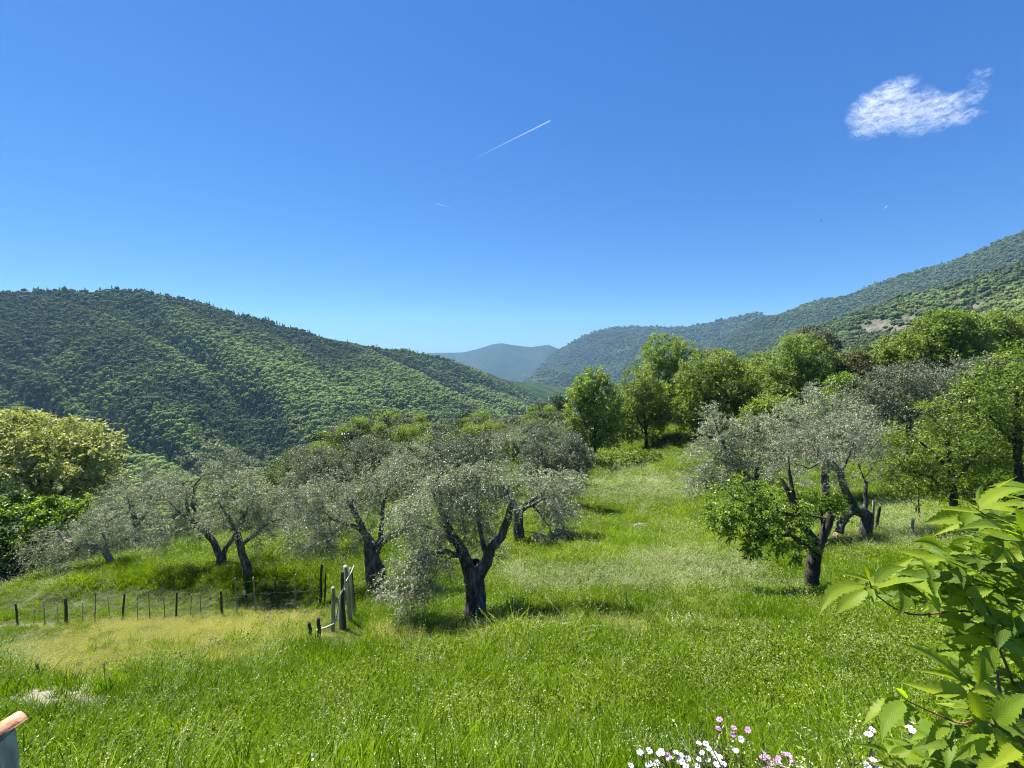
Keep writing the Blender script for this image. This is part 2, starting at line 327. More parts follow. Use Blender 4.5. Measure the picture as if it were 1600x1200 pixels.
LX, LR = hill("hill_slope", [(-700,560,760),(-450,510,850),(-250,478,940),(-100,462,1000),(0,457,1050),(100,446,1100),(180,449,1120),(250,459,1150),(330,478,1190),(420,501,1250),(500,522,1330),(600,543,1450),(660,551,1560),(720,570,1640),(780,590,1720),(830,610,1800),(900,650,1850),(960,690,1900)],
          [(-900,1080,300),(-450,960,330),(0,880,370),(200,850,390),(400,810,420),(600,760,520),(760,705,800),(900,680,1100),(960,700,1350)], HM1, nu=300, nv=90, gully=85, gs=270, seed=21, rough=16, diag=.8, rocks=ROCKS1)
F1X, _ = hill("distant_mountain", [(540,575,8200),(620,558,8000),(670,551,8000),(720,549.5,7800),(745,545,7600),(765,538,7500),(785,534,7400),(800,536,7400),(830,540,7300),(858,536,7200),(868,541,7200),(900,552,7000),(960,580,6900)],
          [(500,600,6000),(700,610,5200),(960,640,4800)], HM2, nu=160, nv=40, gully=170, gs=1500, seed=5, rough=60, rn=.25)
F2X, _ = hill("mountain_ridge", [(820,600,5200),(850,560,5200),(875,541,5100),(900,531,5000),(940,517,4900),(975,511,4800),(1020,509,4600),(1060,508,4400),(1110,498,4200),(1150,492,4000),(1180,489,3900),(1205,493,3800),(1250,505,3700),(1330,520,3600)],
          [(760,650,2400),(880,640,2300),(1000,645,2100),(1300,650,1900)], HM2, nu=200, nv=60, gully=220, gs=900, seed=14, rough=45, rn=.3, rocks=ROCKS2)
F3X, _ = hill("mountain", [(1100,560,3000),(1150,515,3000),(1190,497,2900),(1230,487,2800),(1260,474,2700),(1320,460,2500),(1400,434,2300),(1500,405,2050),(1560,379,1900),(1600,363,1800),(1680,335,1650),(1800,300,1500),(2100,240,1250)],
          [(1080,640,1300),(1200,620,1200),(1400,600,1000),(1600,560,850),(2100,560,600)], HM2, nu=220, nv=60, gully=90, gs=420, seed=33, rough=22, rn=.3)
F4X, _ = hill("rocky_hillside", [(1090,610,1100),(1130,580,1080),(1180,556,1050),(1230,527,1000),(1290,504,950),(1350,484,900),(1400,466,860),(1480,450,800),(1560,422,740),(1600,411,700),(1700,385,620),(1900,350,520)],
          [(1060,650,420),(1200,640,380),(1400,610,320),(1600,590,260),(1900,600,200)], HM3, nu=200, nv=60, gully=36, gs=160, seed=44, rough=9, rocks=ROCKS4)

# ------------------------------------------------------------------ scatter (only for what nobody could count)
PROTO = {}
def proto_coll(name, meshes):
    c = bpy.data.collections.new(name)
    for i, me in enumerate(meshes): c.objects.link(bpy.data.objects.new(f"{name}_{i:02d}", me))
    PROTO[name] = c; return c
def scatter(name, P, coll, nvar, scale, tint, tilt=None, seed=0, sz=None):
    rg = np.random.default_rng(seed); n = len(P)
    me = bpy.data.meshes.new(name); me.vertices.add(n); me.vertices.foreach_set("co", np.asarray(P, np.float32).ravel())
    def A(k, t, arr, f="value"):
        a = me.attributes.new(k, t, 'POINT'); a.data.foreach_set(f, arr)
    rot = np.zeros((n, 3), np.float32); rot[:, 2] = rg.random(n) * 6.283
    if tilt: rot[:, :2] = rg.normal(0, tilt, (n, 2))
    s3 = np.repeat(np.asarray(scale, np.float32)[:, None], 3, 1)
    if sz is not None: s3[:, 2] *= sz
    A("rot", 'FLOAT_VECTOR', rot.ravel(), "vector"); A("scl", 'FLOAT_VECTOR', s3.astype(np.float32).ravel(), "vector")
    A("idx", 'INT', rg.integers(0, nvar, n).astype(np.int32) if not isinstance(nvar, np.ndarray) else nvar.astype(np.int32)); A("tint", 'FLOAT', np.asarray(tint, np.float32))
    o = link(name, me)
    g = bpy.data.node_groups.new(name + "_scatter", 'GeometryNodeTree')
    g.interface.new_socket("Geometry", in_out='INPUT', socket_type='NodeSocketGeometry'); g.interface.new_socket("Geometry", in_out='OUTPUT', socket_type='NodeSocketGeometry')
    N = g.nodes; Lk = g.links
    gi = N.new('NodeGroupInput'); go = N.new('NodeGroupOutput'); ip = N.new('GeometryNodeInstanceOnPoints'); ci = N.new('GeometryNodeCollectionInfo')
    ci.inputs['Collection'].default_value = coll; ci.inputs['Separate Children'].default_value = True; ci.inputs['Reset Children'].default_value = True
    def na(k, t):
        x = N.new('GeometryNodeInputNamedAttribute'); x.data_type = t; x.inputs['Name'].default_value = k; return x.outputs[0]
    e2r = N.new('FunctionNodeEulerToRotation'); Lk.new(na("rot", 'FLOAT_VECTOR'), e2r.inputs[0])
    Lk.new(gi.outputs[0], ip.inputs['Points']); Lk.new(ci.outputs[0], ip.inputs['Instance']); ip.inputs['Pick Instance'].default_value = True
    Lk.new(na("idx", 'INT'), ip.inputs['Instance Index']); Lk.new(e2r.outputs[0], ip.inputs['Rotation']); Lk.new(na("scl", 'FLOAT_VECTOR'), ip.inputs['Scale'])
    Lk.new(ip.outputs[0], go.inputs[0])
    md = o.modifiers.new("scatter", 'NODES'); md.node_group = g
    tag(o, kind="stuff"); return o

def leaf_quads(P, d, n, L, Wd, fold=.15):
    """rhombic leaves: P base, d direction, n normal"""
    s = nrm(np.cross(d, n)); L = np.asarray(L)[:, None]; Wd = np.asarray(Wd)[:, None]
    up = nrm(np.cross(s, d))
    V = np.stack([P, P + d * L * .45 + s * Wd * .5 + up * Wd * fold, P + d * L, P + d * L * .45 - s * Wd * .5 + up * Wd * fold], 1)
    k = len(P); return V.reshape(-1, 3), np.arange(k * 4).reshape(k, 4)
def rdir(rg, n): return nrm(rg.normal(size=(n, 3)))

def forest_tree(kind, rg, mat, n=260):
    if kind == 'round':
        nb = 7; c = rdir(rg, nb) * .33 * np.array([1, 1, .7]) + [0, 0, .62]; r = rg.uniform(.2, .34, nb)
        k = rg.integers(0, nb, n); u = rdir(rg, n); u[:, 2] = np.abs(u[:, 2]) * 1.1 - .35; u = nrm(u)
        P = c[k] + u * r[k][:, None] * 1.02; sz = rg.uniform(.07, .15, n)
    elif kind == 'cone':
        t = rg.random(n) ** .8; a = rg.random(n) * 6.28; rr = (1 - t) * .34 * rg.uniform(.6, 1.05, n) + .02
        P = np.stack([np.cos(a) * rr, np.sin(a) * rr, .12 + t * 1.35], -1); u = nrm(np.stack([np.cos(a), np.sin(a), .3 + 0 * a], -1)); sz = rg.uniform(.08, .16, n)
    d = nrm(u * .5 + rdir(rg, n) * .9); V, F = leaf_quads(P - d * sz[:, None] * .5, d, nrm(u + rdir(rg, n) * .5), sz, sz * .8, .1)
    core_v, core_f = np.zeros((0, 3)), np.zeros((0, 4), int)
    if kind == 'round':
        m_ = 9; th, ph = np.meshgrid(np.arange(m_) / m_ * 6.283, np.linspace(.05, 3.09, 6)); sph = np.stack([np.cos(th) * np.sin(ph), np.sin(th) * np.sin(ph), np.cos(ph)], -1).reshape(-1, 3)
        sf = np.array([[a * m_ + b_, a * m_ + (b_ + 1) % m_, (a + 1) * m_ + (b_ + 1) % m_, (a + 1) * m_ + b_] for a in range(5) for b_ in range(m_)])[:, ::-1]
        cv = [c[i] + sph * r[i] * .93 * (1 + rg.normal(0, .09, (len(sph), 1))) for i in range(nb)]; core_v = np.concatenate(cv); core_f = np.concatenate([sf + i * len(sph) for i in range(nb)])
    F = np.concatenate([F, core_f + len(V)]); V = np.concatenate([V, core_v]); nF = len(F)
    # a short bole
    th = np.arange(5) / 5 * 6.283; ring = np.stack([np.cos(th), np.sin(th), 0 * th], -1)
    T = np.concatenate([ring * .05 + [0, 0, -.25], ring * .03 + [0, 0, .6]]) ; b = len(V)
    TF = np.stack([np.arange(5), (np.arange(5) + 1) % 5, (np.arange(5) + 1) % 5 + 5, np.arange(5) + 5], -1) + b
    return mesh_np("wood_" + kind, np.concatenate([V, T]), [F, TF], [mat, M['bark']], {'var': ('FACE', np.r_[rg.random(n), np.full(nF - n, .35), np.full(5, .2)])}, midx=np.r_[np.zeros(nF), np.ones(5)])
FM = leaf_mat("forest_leaf", [(0, (.032, .05, .028)), (.28, (.08, .115, .045)), (.5, (.185, .24, .06)), (.75, (.26, .33, .085)), (1, (.33, .4, .13))], trans=.25, rough=.7, spec=.1, attr='tint', inst=True)
rg = np.random.default_rng(5)
proto_coll("wood_crowns", [forest_tree('round', rg, FM, 190) for _ in range(5)] + [forest_tree('cone', rg, FM, 220) for _ in range(2)])
def scatter_hill(name, X, n, size, seed, tintf, conef=.2, vmax=1.0, ridge_extra=0, stretch=1.0):
    rg = np.random.default_rng(seed); nv, nu, _ = X.shape
    A = X[:-1, :-1]; area = np.linalg.norm(np.cross(X[:-1, 1:] - A, X[1:, :-1] - A), axis=-1)
    px, py, f = to_px(A); vis = (px > -260) & (px < 1860)
    dist = np.linalg.norm(A, axis=-1)
    wgt = (area * vis / dist ** .7).ravel(); k = rg.choice(wgt.size, n, p=wgt / wgt.sum()); i, j = np.unravel_index(k, area.shape)
    a, b = rg.random((n, 1)), rg.random((n, 1))
    P = (X[i, j] * (1 - a) + X[i, j + 1] * a) * (1 - b) + (X[i + 1, j] * (1 - a) + X[i + 1, j + 1] * a) * b
    if ridge_extra:
        jj = rg.uniform(0, nu - 1.001, ridge_extra); j0 = jj.astype(int); t = (jj - j0)[:, None]
        P = np.concatenate([P, X[-1, j0] * (1 - t) + X[-1, j0 + 1] * t])
    P = P[rg.random(len(P)) > np.clip(rock_at(P, ROCKS4 + ROCKS1 + ROCKS2) * 1.6, 0, .93)]
    n = len(P); dist = np.linalg.norm(P, axis=-1)
    t = tintf(P, rg)
    sc = size * np.minimum(rg.lognormal(0, .42, n), 1.9) * np.clip(dist.ravel()[0] * 0 + 1, 1, 1)
    cone = rg.random(n) < conef * (1.6 - t * 1.4)
    idx = np.where(cone, rg.integers(5, 7, n), rg.integers(0, 5, n))
    return scatter(name, P - [0, 0, size * .15], PROTO["wood_crowns"], idx, sc * np.where(cone, 1.1, 1), np.clip(t, 0, 1), tilt=.05, seed=seed)
def tint_left(P, rg):
    big = fbm(P[:, 0] / 180 + P[:, 2] / 90, P[:, 1] / 240, oct=4, s=77); med = fbm(P[:, 0] / 40, P[:, 1] / 50, P[:, 2] / 40, oct=3, s=78)
    px, py, f = to_px(P)
    band = blobmask(px, py, [(230,590,170,22,.8),(330,548,110,16,.7),(120,640,90,22,.6),(400,575,70,30,.5),(520,600,110,20,.7),(640,610,150,16,.7),(270,650,50,40,.5),(350,625,70,30,.6),(180,690,80,25,.6)])
    darkb = blobmask(px, py, [(60,510,140,50,.8),(220,530,70,40,.8),(400,670,60,60,.8),(300,610,60,30,.6),(480,640,70,30,.5),(180,650,60,16,.5)])
    return np.clip(.53 + big * 2.2 + med * 1.0 + band * .32 - darkb * .34 + rg.normal(0, .1, len(P)), 0, .95)
tag(scatter_hill("forest", LX, 62000, 5.0, 1, tint_left, ridge_extra=260), "dense mixed woodland covering the long hill across the valley, dark pines among fresh green crowns", kind="stuff")
def tint_right(P, rg):
    return np.clip(.16 + fbm(P[:, 0] / 90, P[:, 1] / 90, oct=4, s=87) * 1.3 + rg.normal(0, .12, len(P)), 0, .9)
tag(scatter_hill("forest", F4X, 18000, 5.0, 2, tint_right, conef=.05), "scrubby woodland on the nearer rocky hillside under the mountain", kind="stuff")
tag(scatter_hill("forest", F3X, 30000, 8.5, 3, lambda P, r: np.clip(.05 + fbm(P[:, 0] / 200, P[:, 1] / 200, oct=3, s=88) * .8 + r.normal(0, .08, len(P)), 0, .8), conef=.03), "dull green forest on the long sloping mountain", kind="stuff")
tag(scatter_hill("forest", F2X, 26000, 16, 4, lambda P, r: np.clip(.06 + fbm(P[:, 0] / 400, P[:, 1] / 400, oct=3, s=89) * .9 + r.normal(0, .08, len(P)), 0, .8), conef=.03), "hazy blue-green forest on the ridge across the far valley", kind="stuff")

# ------------------------------------------------------------------ trees
def tubes(P, par, r, sides_of, wob=0.0, seed=0):
    """P nodes, par parent index (-1 root), r radius: one tapered tube per edge, rings shared in direction so they join"""
    n = len(P); ch = np.where(par >= 0)[0]
    d = np.zeros((n, 3)); d[ch] = nrm(P[ch] - P[par[ch]])
    # main child direction
    best = np.full(n, -1.0); md = d.copy()
    for c in ch:
        p = par[c]
        if r[c] > best[p]: best[p] = r[c]; md[p] = d[c]
    t = nrm(d + md); t[par < 0] = nrm(md[par < 0])
    ref = np.array([.31, .86, .4])
    Vs, Fs, off = [], [], 0
    for lo, hi, s in sides_of:
        e = ch[(r[ch] >= lo) & (r[ch] < hi)]
        if not len(e): continue
        p = par[e]; th = np.arange(s) / s * 2 * np.pi
        def ring(c, tt, rr):
            a = nrm(np.cross(tt, ref)); b = np.cross(tt, a)
            k = rr[:, None]
            if wob and s >= 8:
                k = k * (1 + wob * (np.sin(th * 3 + c[:, 2:3] * 4 + seed) * .5 + np.sin(th * 5 + c[:, 2:3] * 9) * .35 + .6 * (vnoise(np.cos(th) * 2 + c[:, :1] * 5, np.sin(th) * 2 + c[:, 1:2] * 5, c[:, 2:3] * 5 + 0 * th, seed) - .5)))
            return c[:, None] + (a[:, None] * np.cos(th)[:, None] + b[:, None] * np.sin(th)[:, None]) * k[..., None]
        t0 = np.where((best[p] <= r[e] + 1e-9)[:, None], t[p], d[e])
        r0 = np.where(best[p] <= r[e] + 1e-9, r[p], np.minimum(r[p], r[e] * 1.25))
        A = ring(P[p], t0, r0); B = ring(P[e], t[e], r[e])
        m = len(e); V = np.concatenate([A, B], 1).reshape(-1, 3)
        i = np.arange(s); q = np.stack([i, (i + 1) % s, (i + 1) % s + s, i + s], -1)
        F = (q[None] + (np.arange(m) * 2 * s)[:, None, None]).reshape(-1, 4) + off
        Vs.append(V); Fs.append(F); off += len(V)
    return np.concatenate(Vs), np.concatenate(Fs)

def grow(limbs, C, rg, step=.35, rtip=.006, bf=.35, sag=.0, expo=2.35, wander=.12):
    """connect crown points C to the limbs; limbs: list of polylines of (x,y,z,r) - the first is the trunk"""
    P, par, rad = [], [], []
    def add(q, p, r): P.append(np.asarray(q, float)); par.append(p); rad.append(r); return len(P) - 1
    for li, pl in enumerate(limbs):
        pl = np.array(pl, float)
        if li == 0: prev = add(pl[0, :3], -1, pl[0, 3])
        else:
            D = [np.linalg.norm(q - pl[0, :3]) for q in P]; prev = int(np.argmin(D))
        for a, b in zip(pl[:-1], pl[1:]):
            L = np.linalg.norm(b[:3] - a[:3]); k = max(1, int(round(L / (step * .6))))
            for s in range(1, k + 1):
                t = s / k; q = a[:3] * (1 - t) + b[:3] * t
                if s < k: q = q + rg.normal(0, .02, 3) * min(1, L)
                prev = add(q, prev, a[3] * (1 - t) + b[3] * t)
    n0 = len(P); cap = n0 + len(C) * 40
    A = np.zeros((cap, 3)); A[:n0] = P; pr = np.full(cap, -1); pr[:n0] = par; pl_ = np.zeros(cap)
    for i in range(1, n0): pl_[i] = pl_[pr[i]] + np.linalg.norm(A[i] - A[pr[i]])
    n = n0; tips = np.zeros(len(C), int); tipdir = np.zeros((len(C), 3))
    dmin = np.array([np.min(np.linalg.norm(A[:n0] - c, axis=1)) for c in C]); order = np.argsort(dmin)
    hbase = A[0, 2]
    ok = np.zeros(cap, bool); ok[:n0] = (A[:n0, 2] > hbase + .25 * (max(A[:n0, 2]) - hbase)) | (np.arange(n0) > n0 * .9)
    for ci in order:
        c = C[ci]; dd = np.linalg.norm(A[:n] - c, axis=1)
        cost = dd + bf * pl_[:n] + np.where(ok[:n], 0, 50)
        j = int(np.argmin(cost)); L = dd[j]; k = max(1, int(L / step)); pj = j
        side = rg.normal(0, wander * L, 3)
        for s in range(1, k + 1):
            t = s / k; q = A[j] * (1 - t) + c * t + side * math.sin(math.pi * t) + np.array([0, 0, sag * L * math.sin(math.pi * t)])
            A[n] = q; pr[n] = pj; pl_[n] = pl_[pj] + L / k; ok[n] = True; pj = n; n += 1
        tips[ci] = pj; tipdir[ci] = c - A[pr[pj]]
    A = A[:n]; pr = pr[:n]
    s = np.zeros(n)
    for i in range(n - 1, -1, -1):
        if s[i] == 0: s[i] = rtip ** expo
        if pr[i] >= 0: s[pr[i]] += s[i]
    r = s ** (1 / expo); r[:n0] = np.maximum(r[:n0] * 0 + np.array(rad), 0)
    for i in range(n0, n): r[i] = min(r[i], r[pr[i]] * .9)
    return A, pr, r, tips, nrm(tipdir)

def tree(name, label, cat, base, limbs, blobs, D, mat, bark, clusters=120, twigs=14, lpt=14, leaf=(.07, .022), csize=.3, twl=.4, group=None, shell=.5,
         droop=.3, seed=1, step=.35, rtip=.006, wob=.15, jit=.5, upl=.35, zoff=-.15, visible_twigs=True, lean=.3, bf=.35, clump=1.0):
    """limbs / blobs in photo pixels + depth offsets; everything is turned into metres at distance D"""
    rg = np.random.default_rng(seed)
    bx, by = base; b0 = W3(bx, by, D); gz = GR(b0[0], b0[1]); s = D / FPX
    L3 = []
    for li, pl in enumerate(limbs):
        q = []
        for k, (x, y, dd, r) in enumerate(pl):
            p = W3(x, y, D + dd); q.append((*p, r))
        if li == 0: q[0] = (q[0][0], q[0][1], gz + zoff, q[0][3])
        L3.append(q)
    # crown points
    vol = np.array([(b[2] * b[3]) for b in blobs], float); cnt = np.maximum(2, (vol / vol.sum() * clusters).astype(int)); C = []; O = []
    for (x, y, rx, ry, dd), c in zip(blobs, cnt):
        u = rdir(rg, c); rr = rg.random(c) ** (1 / 3); rr = shell + (1 - shell) * rr if shell else rr
        rr = np.where(rg.random(c) < .25, rg.random(c), rr)
        ctr = W3(x, y, D + dd); R3 = np.array([rx * s, (rx + ry) / 2 * s, ry * s])
        C.append(ctr + u * rr[:, None] * R3); O.append(u)
    C = np.concatenate(C); O = np.concatenate(O)
    C[:, 2] = np.maximum(C[:, 2], ground(C[:, 0], C[:, 1]) + .35)
    A, pr, r, tips, td = grow(L3, C, rg, step=step, rtip=rtip, bf=bf)
    # twigs & leaves
    T = len(C) * twigs; ci = np.repeat(np.arange(len(C)), twigs)
    cs = csize * rg.uniform(.6, 1.3, len(C))
    nb = A[tips][ci] + rdir(rg, T) * (cs[ci] * rg.random(T) ** .6 * clump)[:, None] * np.array([1, 1, .75])
    dirs = nrm(td[ci] * lean + O[ci] * .45 + rdir(rg, T) * .9 + np.array([0, 0, upl]))
    tl = twl * rg.uniform(.5, 1.3, T)
    t = (np.arange(lpt) + .5) / lpt; t = t[None] * np.ones((T, 1)) + rg.uniform(-.5, .5, (T, lpt)) / lpt
    LP = nb[:, None] + dirs[:, None] * (tl[:, None] * t)[..., None]; LP[..., 2] -= droop * tl[:, None] * t ** 2
    LP = LP.reshape(-1, 3); N = len(LP); ld = nrm(np.repeat(dirs, lpt, 0) * .7 + rdir(rg, N) * jit * 1.6 + np.array([0, 0, -droop * .5]))
    ln = nrm(rdir(rg, N) * .8 + np.array([0, 0, .8]))
    sz = rg.uniform(.65, 1.25, N)
    V, F = leaf_quads(LP, ld, ln, leaf[0] * sz, leaf[1] * sz)
    var = np.clip(np.repeat(rg.normal(.5, .16, len(C)), twigs * lpt) + rg.normal(0, .2, N), 0, 1)
    root = thing(name, label, cat, (b0[0], b0[1], gz), group); o0 = np.array([b0[0], b0[1], gz])
    tv, tf = tubes(A - o0, pr, r, [(0, .012, 3), (.012, .04, 5), (.04, 9, 12)], wob=wob, seed=seed)
    link("trunk", mesh_np("trunk", tv, [tf], bark, smooth=True), root)
    if visible_twigs:
        # twig sticks
        e = nb + dirs * (tl * .8)[:, None]; e[:, 2] -= droop * tl * .6; c0 = A[tips][ci]
        sd = nrm(np.cross(e - c0, np.array([.3, .2, .9]))); w_ = rtip * .55; up = nrm(np.cross(sd, e - c0))
        mid = nb
        TV = np.stack([c0 - sd * w_, c0 + sd * w_, mid + sd * w_ * .8, mid - sd * w_ * .8, e + up * w_ * .3, e - up * w_ * .3, c0 + up * w_, c0 - up * w_, mid + up * w_ * .8, mid - up * w_ * .8], 1)
        base_i = (np.arange(T) * 10)[:, None]
        TF = np.concatenate([base_i + [0, 1, 2, 3], base_i + [6, 7, 9, 8], base_i + [8, 9, 5, 4]])
        V2 = np.concatenate([V, TV.reshape(-1, 3)]); F2 = [F, TF + len(V)]
        me = mesh_np("crown", V2 - o0, F2, [mat, M['twig'] if bark is M['olive_bark'] else M['bark']], {'var': ('FACE', np.r_[var, np.full(len(TF), .5)])}, midx=np.r_[np.zeros(len(F)), np.ones(len(TF))])
    else:
        me = mesh_np("crown", V - o0, [F], [mat], {'var': ('FACE', var)})
    link("crown", me, root)
    return root

# ------------------------------------------------------------------ grass and meadow plants (uncountable: kind = stuff)
def blades(rg, n, rad, h, wd, seg=3, bend=.5, spread=.35):
    a = rg.random(n) * 6.283; rr = rad * np.sqrt(rg.random(n)); B = np.stack([np.cos(a) * rr, np.sin(a) * rr, np.full(n, -.03)], -1)
    H = h * rg.uniform(.5, 1.15, n); dr = nrm(np.stack([rg.normal(size=n), rg.normal(size=n), np.zeros(n)], -1))
    lean = np.abs(rg.normal(0, spread, n)); bd = bend * rg.uniform(.3, 1.5, n); W_ = wd * rg.uniform(.6, 1.3, n)
    side = nrm(np.cross(dr, [0, 0, 1.0])); tw = rg.uniform(-.8, .8, n)[:, None]; side = nrm(side + dr * tw)
    V = []
    for k in range(seg + 1):
        t = k / seg; out = lean * t + bd * t * t * .6; zz = t - bd * .35 * t * t * t
        c = B + dr * (out * H)[:, None] + np.array([0, 0, 1.0]) * (zz * H)[:, None]
        hw = (W_ * (1 - t ** 1.6 * .96) * .5)[:, None]; V += [c - side * hw, c + side * hw]
    V = np.stack(V, 1).reshape(-1, 3); b = (np.arange(n) * (seg + 1) * 2)[:, None]
    F = np.concatenate([b + [2 * k, 2 * k + 1, 2 * k + 3, 2 * k + 2] for k in range(seg)])
    return V, F, np.tile(rg.random(n), seg), B, dr, H, lean, bd
def cat_m(parts):
    V, F, A, I, o = [], [], [], [], 0
    for v, f, a, i in parts: V.append(v); F.append(f + o); A.append(a); I.append(np.full(len(f), i)); o += len(v)
    return np.concatenate(V), np.concatenate(F), np.concatenate(A), np.concatenate(I)
def tuft_lush(rg, n=38, h=.34, wd=.014):
    V, F, a = blades(rg, n, .16, h, wd, bend=.45)[:3]; V2, F2, a2 = blades(rg, n // 2, .16, h * .55, wd * .8, 2, bend=.9, spread=.7)[:3]
    return cat_m([(V, F, a, 0), (V2, F2, a2, 0)])
def tuft_seed(rg, n=16, h=.5, heads=1.0):
    V, F, a, B, dr, H, lean, bd = blades(rg, n, .16, h, .0035, bend=.7, spread=.3)
    tip = B + dr * ((lean + bd * .6) * H)[:, None] + np.array([0, 0, 1.0]) * ((1 - bd * .35) * H)[:, None]
    k = 9; T = np.repeat(tip, k, 0); d = np.repeat(nrm(dr * (lean + bd)[:, None] + [0, 0, .5]), k, 0)
    t = np.tile(np.linspace(-.09, .02, k), n)[:, None]; P = T + d * t + rdir(rg, n * k) * .008
    V2, F2 = leaf_quads(P, nrm(d + rdir(rg, n * k) * .6), rdir(rg, n * k), rg.uniform(.014, .026, n * k) * heads, rg.uniform(.006, .011, n * k) * heads)
    V3, F3, a3 = blades(rg, 26, .16, h * .5, .006, 3, bend=.8, spread=.5)[:3]
    return cat_m([(V3, F3, a3 * .6, 0), (V, F, a, 1), (V2, F2, rg.random(len(F2)), 1)])
def tuft_weed(rg, n=70, h=.2, flowers=2):
    a = rg.random(n) * 6.283; rr = .16 * np.sqrt(rg.random(n)); z = h * rg.random(n) ** .7
    P = np.stack([np.cos(a) * rr, np.sin(a) * rr, z], -1); d = nrm(rdir(rg, n) + [0, 0, .35]); V, F = leaf_quads(P, d, nrm(rdir(rg, n) * .7 + [0, 0, 1.0]), rg.uniform(.02, .05, n), rg.uniform(.012, .026, n))
    Vs, Fs, as_ = blades(rg, 16, .15, h * 1.1, .004, 2, .5, .5)[:3]
    k = flowers; tp = np.stack([rg.uniform(-.15, .15, k), rg.uniform(-.15, .15, k), h * rg.uniform(.8, 1.25, k)], -1)
    q = 3; TP = np.repeat(tp, q, 0) + rdir(rg, k * q) * .008; V2, F2 = leaf_quads(TP, nrm(rdir(rg, k * q) + [0, 0, .3]), nrm(rdir(rg, k * q) + [0, 0, 1]), rg.uniform(.008, .015, k * q), rg.uniform(.006, .012, k * q))
    return cat_m([(V, F, rg.random(n), 0), (Vs, Fs, as_, 0), (V2, F2, rg.random(len(F2)), 1)])
G = {}
G['lush'] = leaf_mat("lush_grass", [(0, (.02, .055, .003)), (.35, (.08, .17, .004)), (.7, (.21, .33, .005)), (1, (.44, .54, .02))], trans=.45, tcol=(1.5, 1.4, .2), rough=.55, spec=.06, attr='tint', inst=True, noise=.45, nscale=.55, ncol=(.13, .21, .01))
G['seedleaf'] = leaf_mat("tall_grass", [(0, (.06, .11, .02)), (.5, (.11, .17, .035)), (1, (.17, .22, .07))], trans=.35, tcol=(1.2, 1.3, .5), rough=.5, attr='tint', inst=True)
G['seedhead'] = leaf_mat("seed_head", [(0, (.2, .26, .08)), (.5, (.38, .42, .18)), (1, (.62, .6, .38))], trans=.25, tcol=(1.1, 1.1, .8), rough=.6, attr='tint', inst=True)
G['straw'] = leaf_mat("straw_grass", [(0, (.24, .27, .04)), (.5, (.45, .44, .09)), (1, (.62, .56, .2))], trans=.3, tcol=(1.1, 1.1, .5), rough=.5, attr='tint', inst=True)
G['weed'] = leaf_mat("meadow_weed", [(0, (.06, .10, .008)), (.5, (.12, .175, .014)), (1, (.2, .26, .03))], trans=.3, rough=.6, spec=.12, attr='tint', inst=True)
G['wflower'] = leaf_mat("tiny_flower", [(0, (.25, .3, .12)), (1, (.5, .52, .35))], trans=.2, rough=.6, attr='tint', inst=True)
G['yflower'] = leaf_mat("yellow_flower", [(0, (.6, .45, .02)), (1, (.75, .62, .03))], trans=.2, rough=.6, attr='tint', inst=True)
def pm(name, fn, mats, k, **kw):
    out = []
    for i in range(k):
        V, F, a, I = fn(np.random.default_rng(100 + i + len(PROTO) * 17), **kw); out.append(mesh_np(name, V, [F], mats, {'var': ('FACE', a)}, midx=I))
    return proto_coll(name, out)
pm("lush_tuft", tuft_lush, [G['lush']], 5); pm("seeding_tuft", tuft_seed, [G['seedleaf'], G['seedhead']], 5)
pm("straw_tuft", tuft_seed, [G['straw'], G['straw']], 5, h=.4, n=24); pm("weed_tuft", tuft_weed, [G['weed'], G['wflower']], 5)
pm("buttercup_tuft", tuft_weed, [G['weed'], G['yflower']], 3, h=.35, flowers=9)
def meadow_points(rg, y0, y1, dens, halfw=1.32, xlim=None):
    ym = (y0 + y1) / 2; n = int(dens * ((y1 ** 2 - y0 ** 2) * halfw + 6.4 * (y1 - y0)))
    y = np.sqrt(rg.uniform(y0 ** 2, y1 ** 2, n)); x = rg.uniform(-1, 1, n) * (halfw * y + 3.2)
    return np.stack([x, y, ground(x, y)], -1)
rg = np.random.default_rng(31)
bands = [(.6, 3.0, 60, .9), (3.0, 7.5, 82, 1.0), (7.5, 12, 58, 1.05), (12, 20, 40, 1.35), (20, 34, 17, 1.9), (34, 75, 5.0, 2.9)]
Pp, Ss = [], []
for y0, y1, dn, sc in bands:
    p = meadow_points(rg, y0, y1, dn); Pp.append(p); Ss.append(sc * rg.lognormal(0, .18, len(p)))
Pp = np.concatenate(Pp); Ss = np.concatenate(Ss)
px, py, f = to_px(Pp); pn = fbm(Pp[:, 0] * .5, Pp[:, 1] * .5, oct=4, s=61); pn2 = fbm(Pp[:, 0] * 1.6, Pp[:, 1] * 1.6, oct=3, s=62); pn3 = fbm(Pp[:, 0] * .15, Pp[:, 1] * .15, oct=3, s=63)
jx = px + pn * 120 + pn2 * 60; jy = py + pn2 * 34
STRAW = [(300,985,230,36,1),(420,962,90,22,.9),(140,1020,180,52,.95),(330,1025,120,26,.8),(610,1002,230,15,.75),(760,992,120,16,.5),(1060,955,150,12,.45),(1120,930,160,10,.3),(450,975,90,18,.8),(950,982,280,16,.75),(720,990,300,13,.75)]
SEED = [(900,912,120,26,.85),(1060,900,130,34,.8),(1150,880,70,14,.5),(1200,935,90,12,.4),(1000,760,110,30,.8),(960,730,70,20,.5),(90,940,150,24,.9),(250,935,160,18,.8),(60,1020,90,45,.8),(700,890,100,14,.3),(1060,840,60,14,.4),(1420,830,120,50,.5),(1000,782,100,14,.5),(1060,690,60,30,.5)]
m_st = blobmask(jx, jy, STRAW); m_se = blobmask(jx, jy, SEED); fore = sstep(975, 1020, jy)
NOG = blobmask(px, py, BARE) * .85; NOG = np.maximum(NOG, blobmask(px, py, [(1000,823,26,7,1)]))
